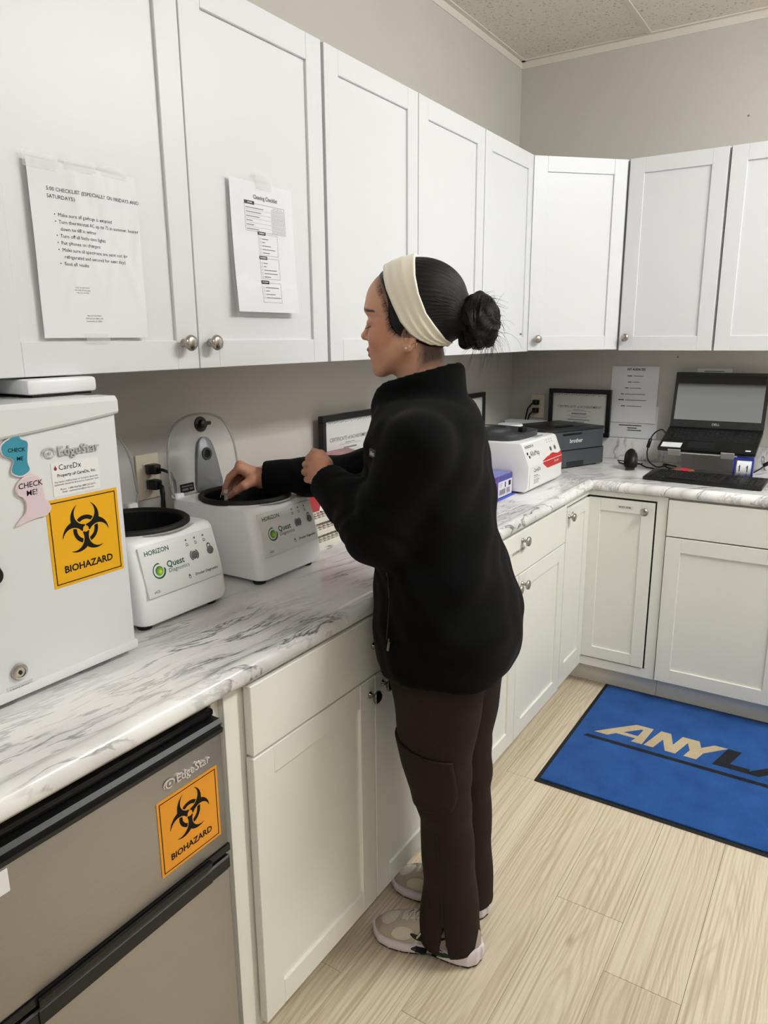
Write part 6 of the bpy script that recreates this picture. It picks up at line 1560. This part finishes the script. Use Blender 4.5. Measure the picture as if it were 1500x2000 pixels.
def over_sdf(P):      # overlays: toe cap, side cage, heel counter, eyestay
    u = upper_sdf(P); d = np.abs(u-0.0006)-0.0020; x, z, ay = P[0], P[2], np.abs(P[1]-0.0)
    def oval(a, b, c, e, rx, rz, t): u_, v_ = (a-c)*math.cos(t)+(b-e)*math.sin(t), -(a-c)*math.sin(t)+(b-e)*math.cos(t); return (np.hypot(u_/rx, v_/rz)-1)*min(rx, rz)
    side = oval(x, z, 0.188, 0.046, 0.030, 0.0155, -0.30)+0*ay                       # side mesh window
    toe = np.maximum(oval(x, ay, 0.232, 0.0, 0.024, 0.027, 0.0), 0.046-z)            # mesh window on the toe
    heel = oval(x, z, 0.046, 0.062, 0.030, 0.013, 0.12)+0*ay                         # mesh window at the heel
    tongue = np.maximum(ay-0.016, np.maximum(0.06-x, x-0.200))+0*z
    gap = np.abs(x-0.145+0.5*(z-0.05))-0.0045+0*ay
    reg = -np.minimum(np.minimum(np.minimum(side, toe), np.minimum(heel, tongue)), gap)
    return smax(d, reg, 0.0015)
SB = ((-0.012, -0.062, -0.002), (0.286, 0.062, 0.118))
def sm(name, f, m, h): v, q = surf(f, SB[0], SB[1], h); return to_mesh(name, [(relax(v, q, 1, 0.4), q)], m)
me_up = sm('upper', upper_sdf, M_meshf, 0.0026); me_mid = sm('midsole', mid_sdf, M_foam, 0.0019); me_out = sm('outsole', out_sdf, M_black, 0.0022); me_ov = sm('overlay', over_sdf, M_over, 0.0015)
def topz(x, y):
    zs = np.linspace(0.12, 0.02, 150); P = (np.full(150, x), np.full(150, y), zs); v_ = upper_sdf(P); k = np.argmax(v_ < 0); return float(zs[k])
def sidey(x, z, s, f=upper_sdf):
    ys_ = np.linspace(0.062, 0.0, 180)*s; P = (np.full(180, x), ys_, np.full(180, z)); v_ = f(P); k = np.argmax(v_ < 0); return float(ys_[k])
def lace_mesh():
    b = B()
    for i in range(5):
        x = 0.108+0.019*i; w_ = 0.019+0.004*(0.185-x)/0.08; row = [(x+0.004*math.cos(t*3.1), t*w_, topz(x, t*w_)+0.0045) for t in (-1, -0.5, 0, 0.5, 1)]; b.tube(row, 0.0028, 6)
        if i < 4: b.tube([(x, -w_, topz(x, -w_)+0.003), (x+0.009, 0, topz(x+0.009, 0)+0.0062), (x+0.019, w_, topz(x+0.019, w_)+0.003)], 0.0022, 6)
    for s in (-1, 1): b.tube([(0.105, 0, topz(0.105, 0)+0.008), (0.118, s*0.020, topz(0.118, s*0.018)+0.012), (0.140, s*0.034, 0.062), (0.150, s*0.040, 0.048)], 0.0022, 6)
    return b.mesh('laces', M_lace, True)
me_lace = lace_mesh()
def side_patch(name, f2, x0, x1, z0, z1, n, m, s, base_f, g):
    """thin plate wrapped on the side of the shoe where f2(x,z) < 0"""
    o = mask_mesh(f2, x0, x1, z0, z1, n, name, m, None, 0); bm = bmesh.new(); bm.from_mesh(o.data)
    for v_ in bm.verts: v_.co.y = sidey(v_.co.x, v_.co.z, s, base_f)+s*g
    bmesh.ops.recalc_face_normals(bm, faces=bm.faces)
    me = o.data; bm.to_mesh(me); bm.free(); bpy.data.objects.remove(o); return me
def swoosh(X, Z):       # curved tick: fat rounded end towards the toe, thin tail up to the heel
    t = np.clip((0.165-X)/0.115, 0, 1); mid = 0.052-0.020*np.sin(np.clip(t*1.6, 0, 1)*PI*0.55)*(1-t)+0.022*t**1.6; half = 0.0078*(1-t)**0.8*np.clip((0.168-X)/0.018, 0, 1)**0.5
    return np.maximum(np.abs(Z-mid)-half, np.maximum(X-0.168, 0.05-X))
def shank(X, Z):
    o = np.hypot((X-0.112)/0.050, (Z-0.0245+0.05*(X-0.112))/0.0085)-1; i = np.hypot((X-0.116)/0.030, (Z-0.0255+0.05*(X-0.116))/0.0030)-1
    return np.maximum(o, -i)
pats = {}
for s in (-1, 1):
    pats[s] = (side_patch('side_mark', swoosh, 0.045, 0.172, 0.03, 0.088, 70, M_black, s, over_sdf if False else upper_sdf, 0.0036), side_patch('shank_plate', shank, 0.055, 0.168, 0.012, 0.036, 60, M_dknob if False else mat('dark_green_black', (20, 30, 28), 0.4), s, mid_sdf, 0.0008))
for nm, (hx, hy), (tx, ty), lab in (('near', (0.890, 1.060), (0.624, 1.008), ''), ('far', (0.842, 1.202), (0.604, 1.186), '')):
    a = math.atan2(ty-hy, tx-hx)
    sh_ = new_obj('shoe', me_up, person, Vector((hx, hy, 0.0004))-POFF, (0, 0, a))
    tag(sh_, 'cream and taupe running shoe')
    for n_, me in (('midsole', me_mid), ('outsole', me_out), ('overlay', me_ov), ('laces', me_lace), ('side_mark', pats[1][0]), ('side_mark', pats[-1][0]), ('shank_plate', pats[1][1]), ('shank_plate', pats[-1][1])): new_obj(n_, me, sh_)

# ------------------------------------------------------------------ finish: letter curves to meshes
o, m = LOGO; dg = bpy.context.evaluated_depsgraph_get(); dg.update()
me = bpy.data.meshes.new_from_object(o.evaluated_get(dg)); par = o.parent; cu = o.data
bpy.data.objects.remove(o); bpy.data.curves.remove(cu)
q = new_obj('badge_lettering', me, par); q.matrix_local = m
flush_texts()
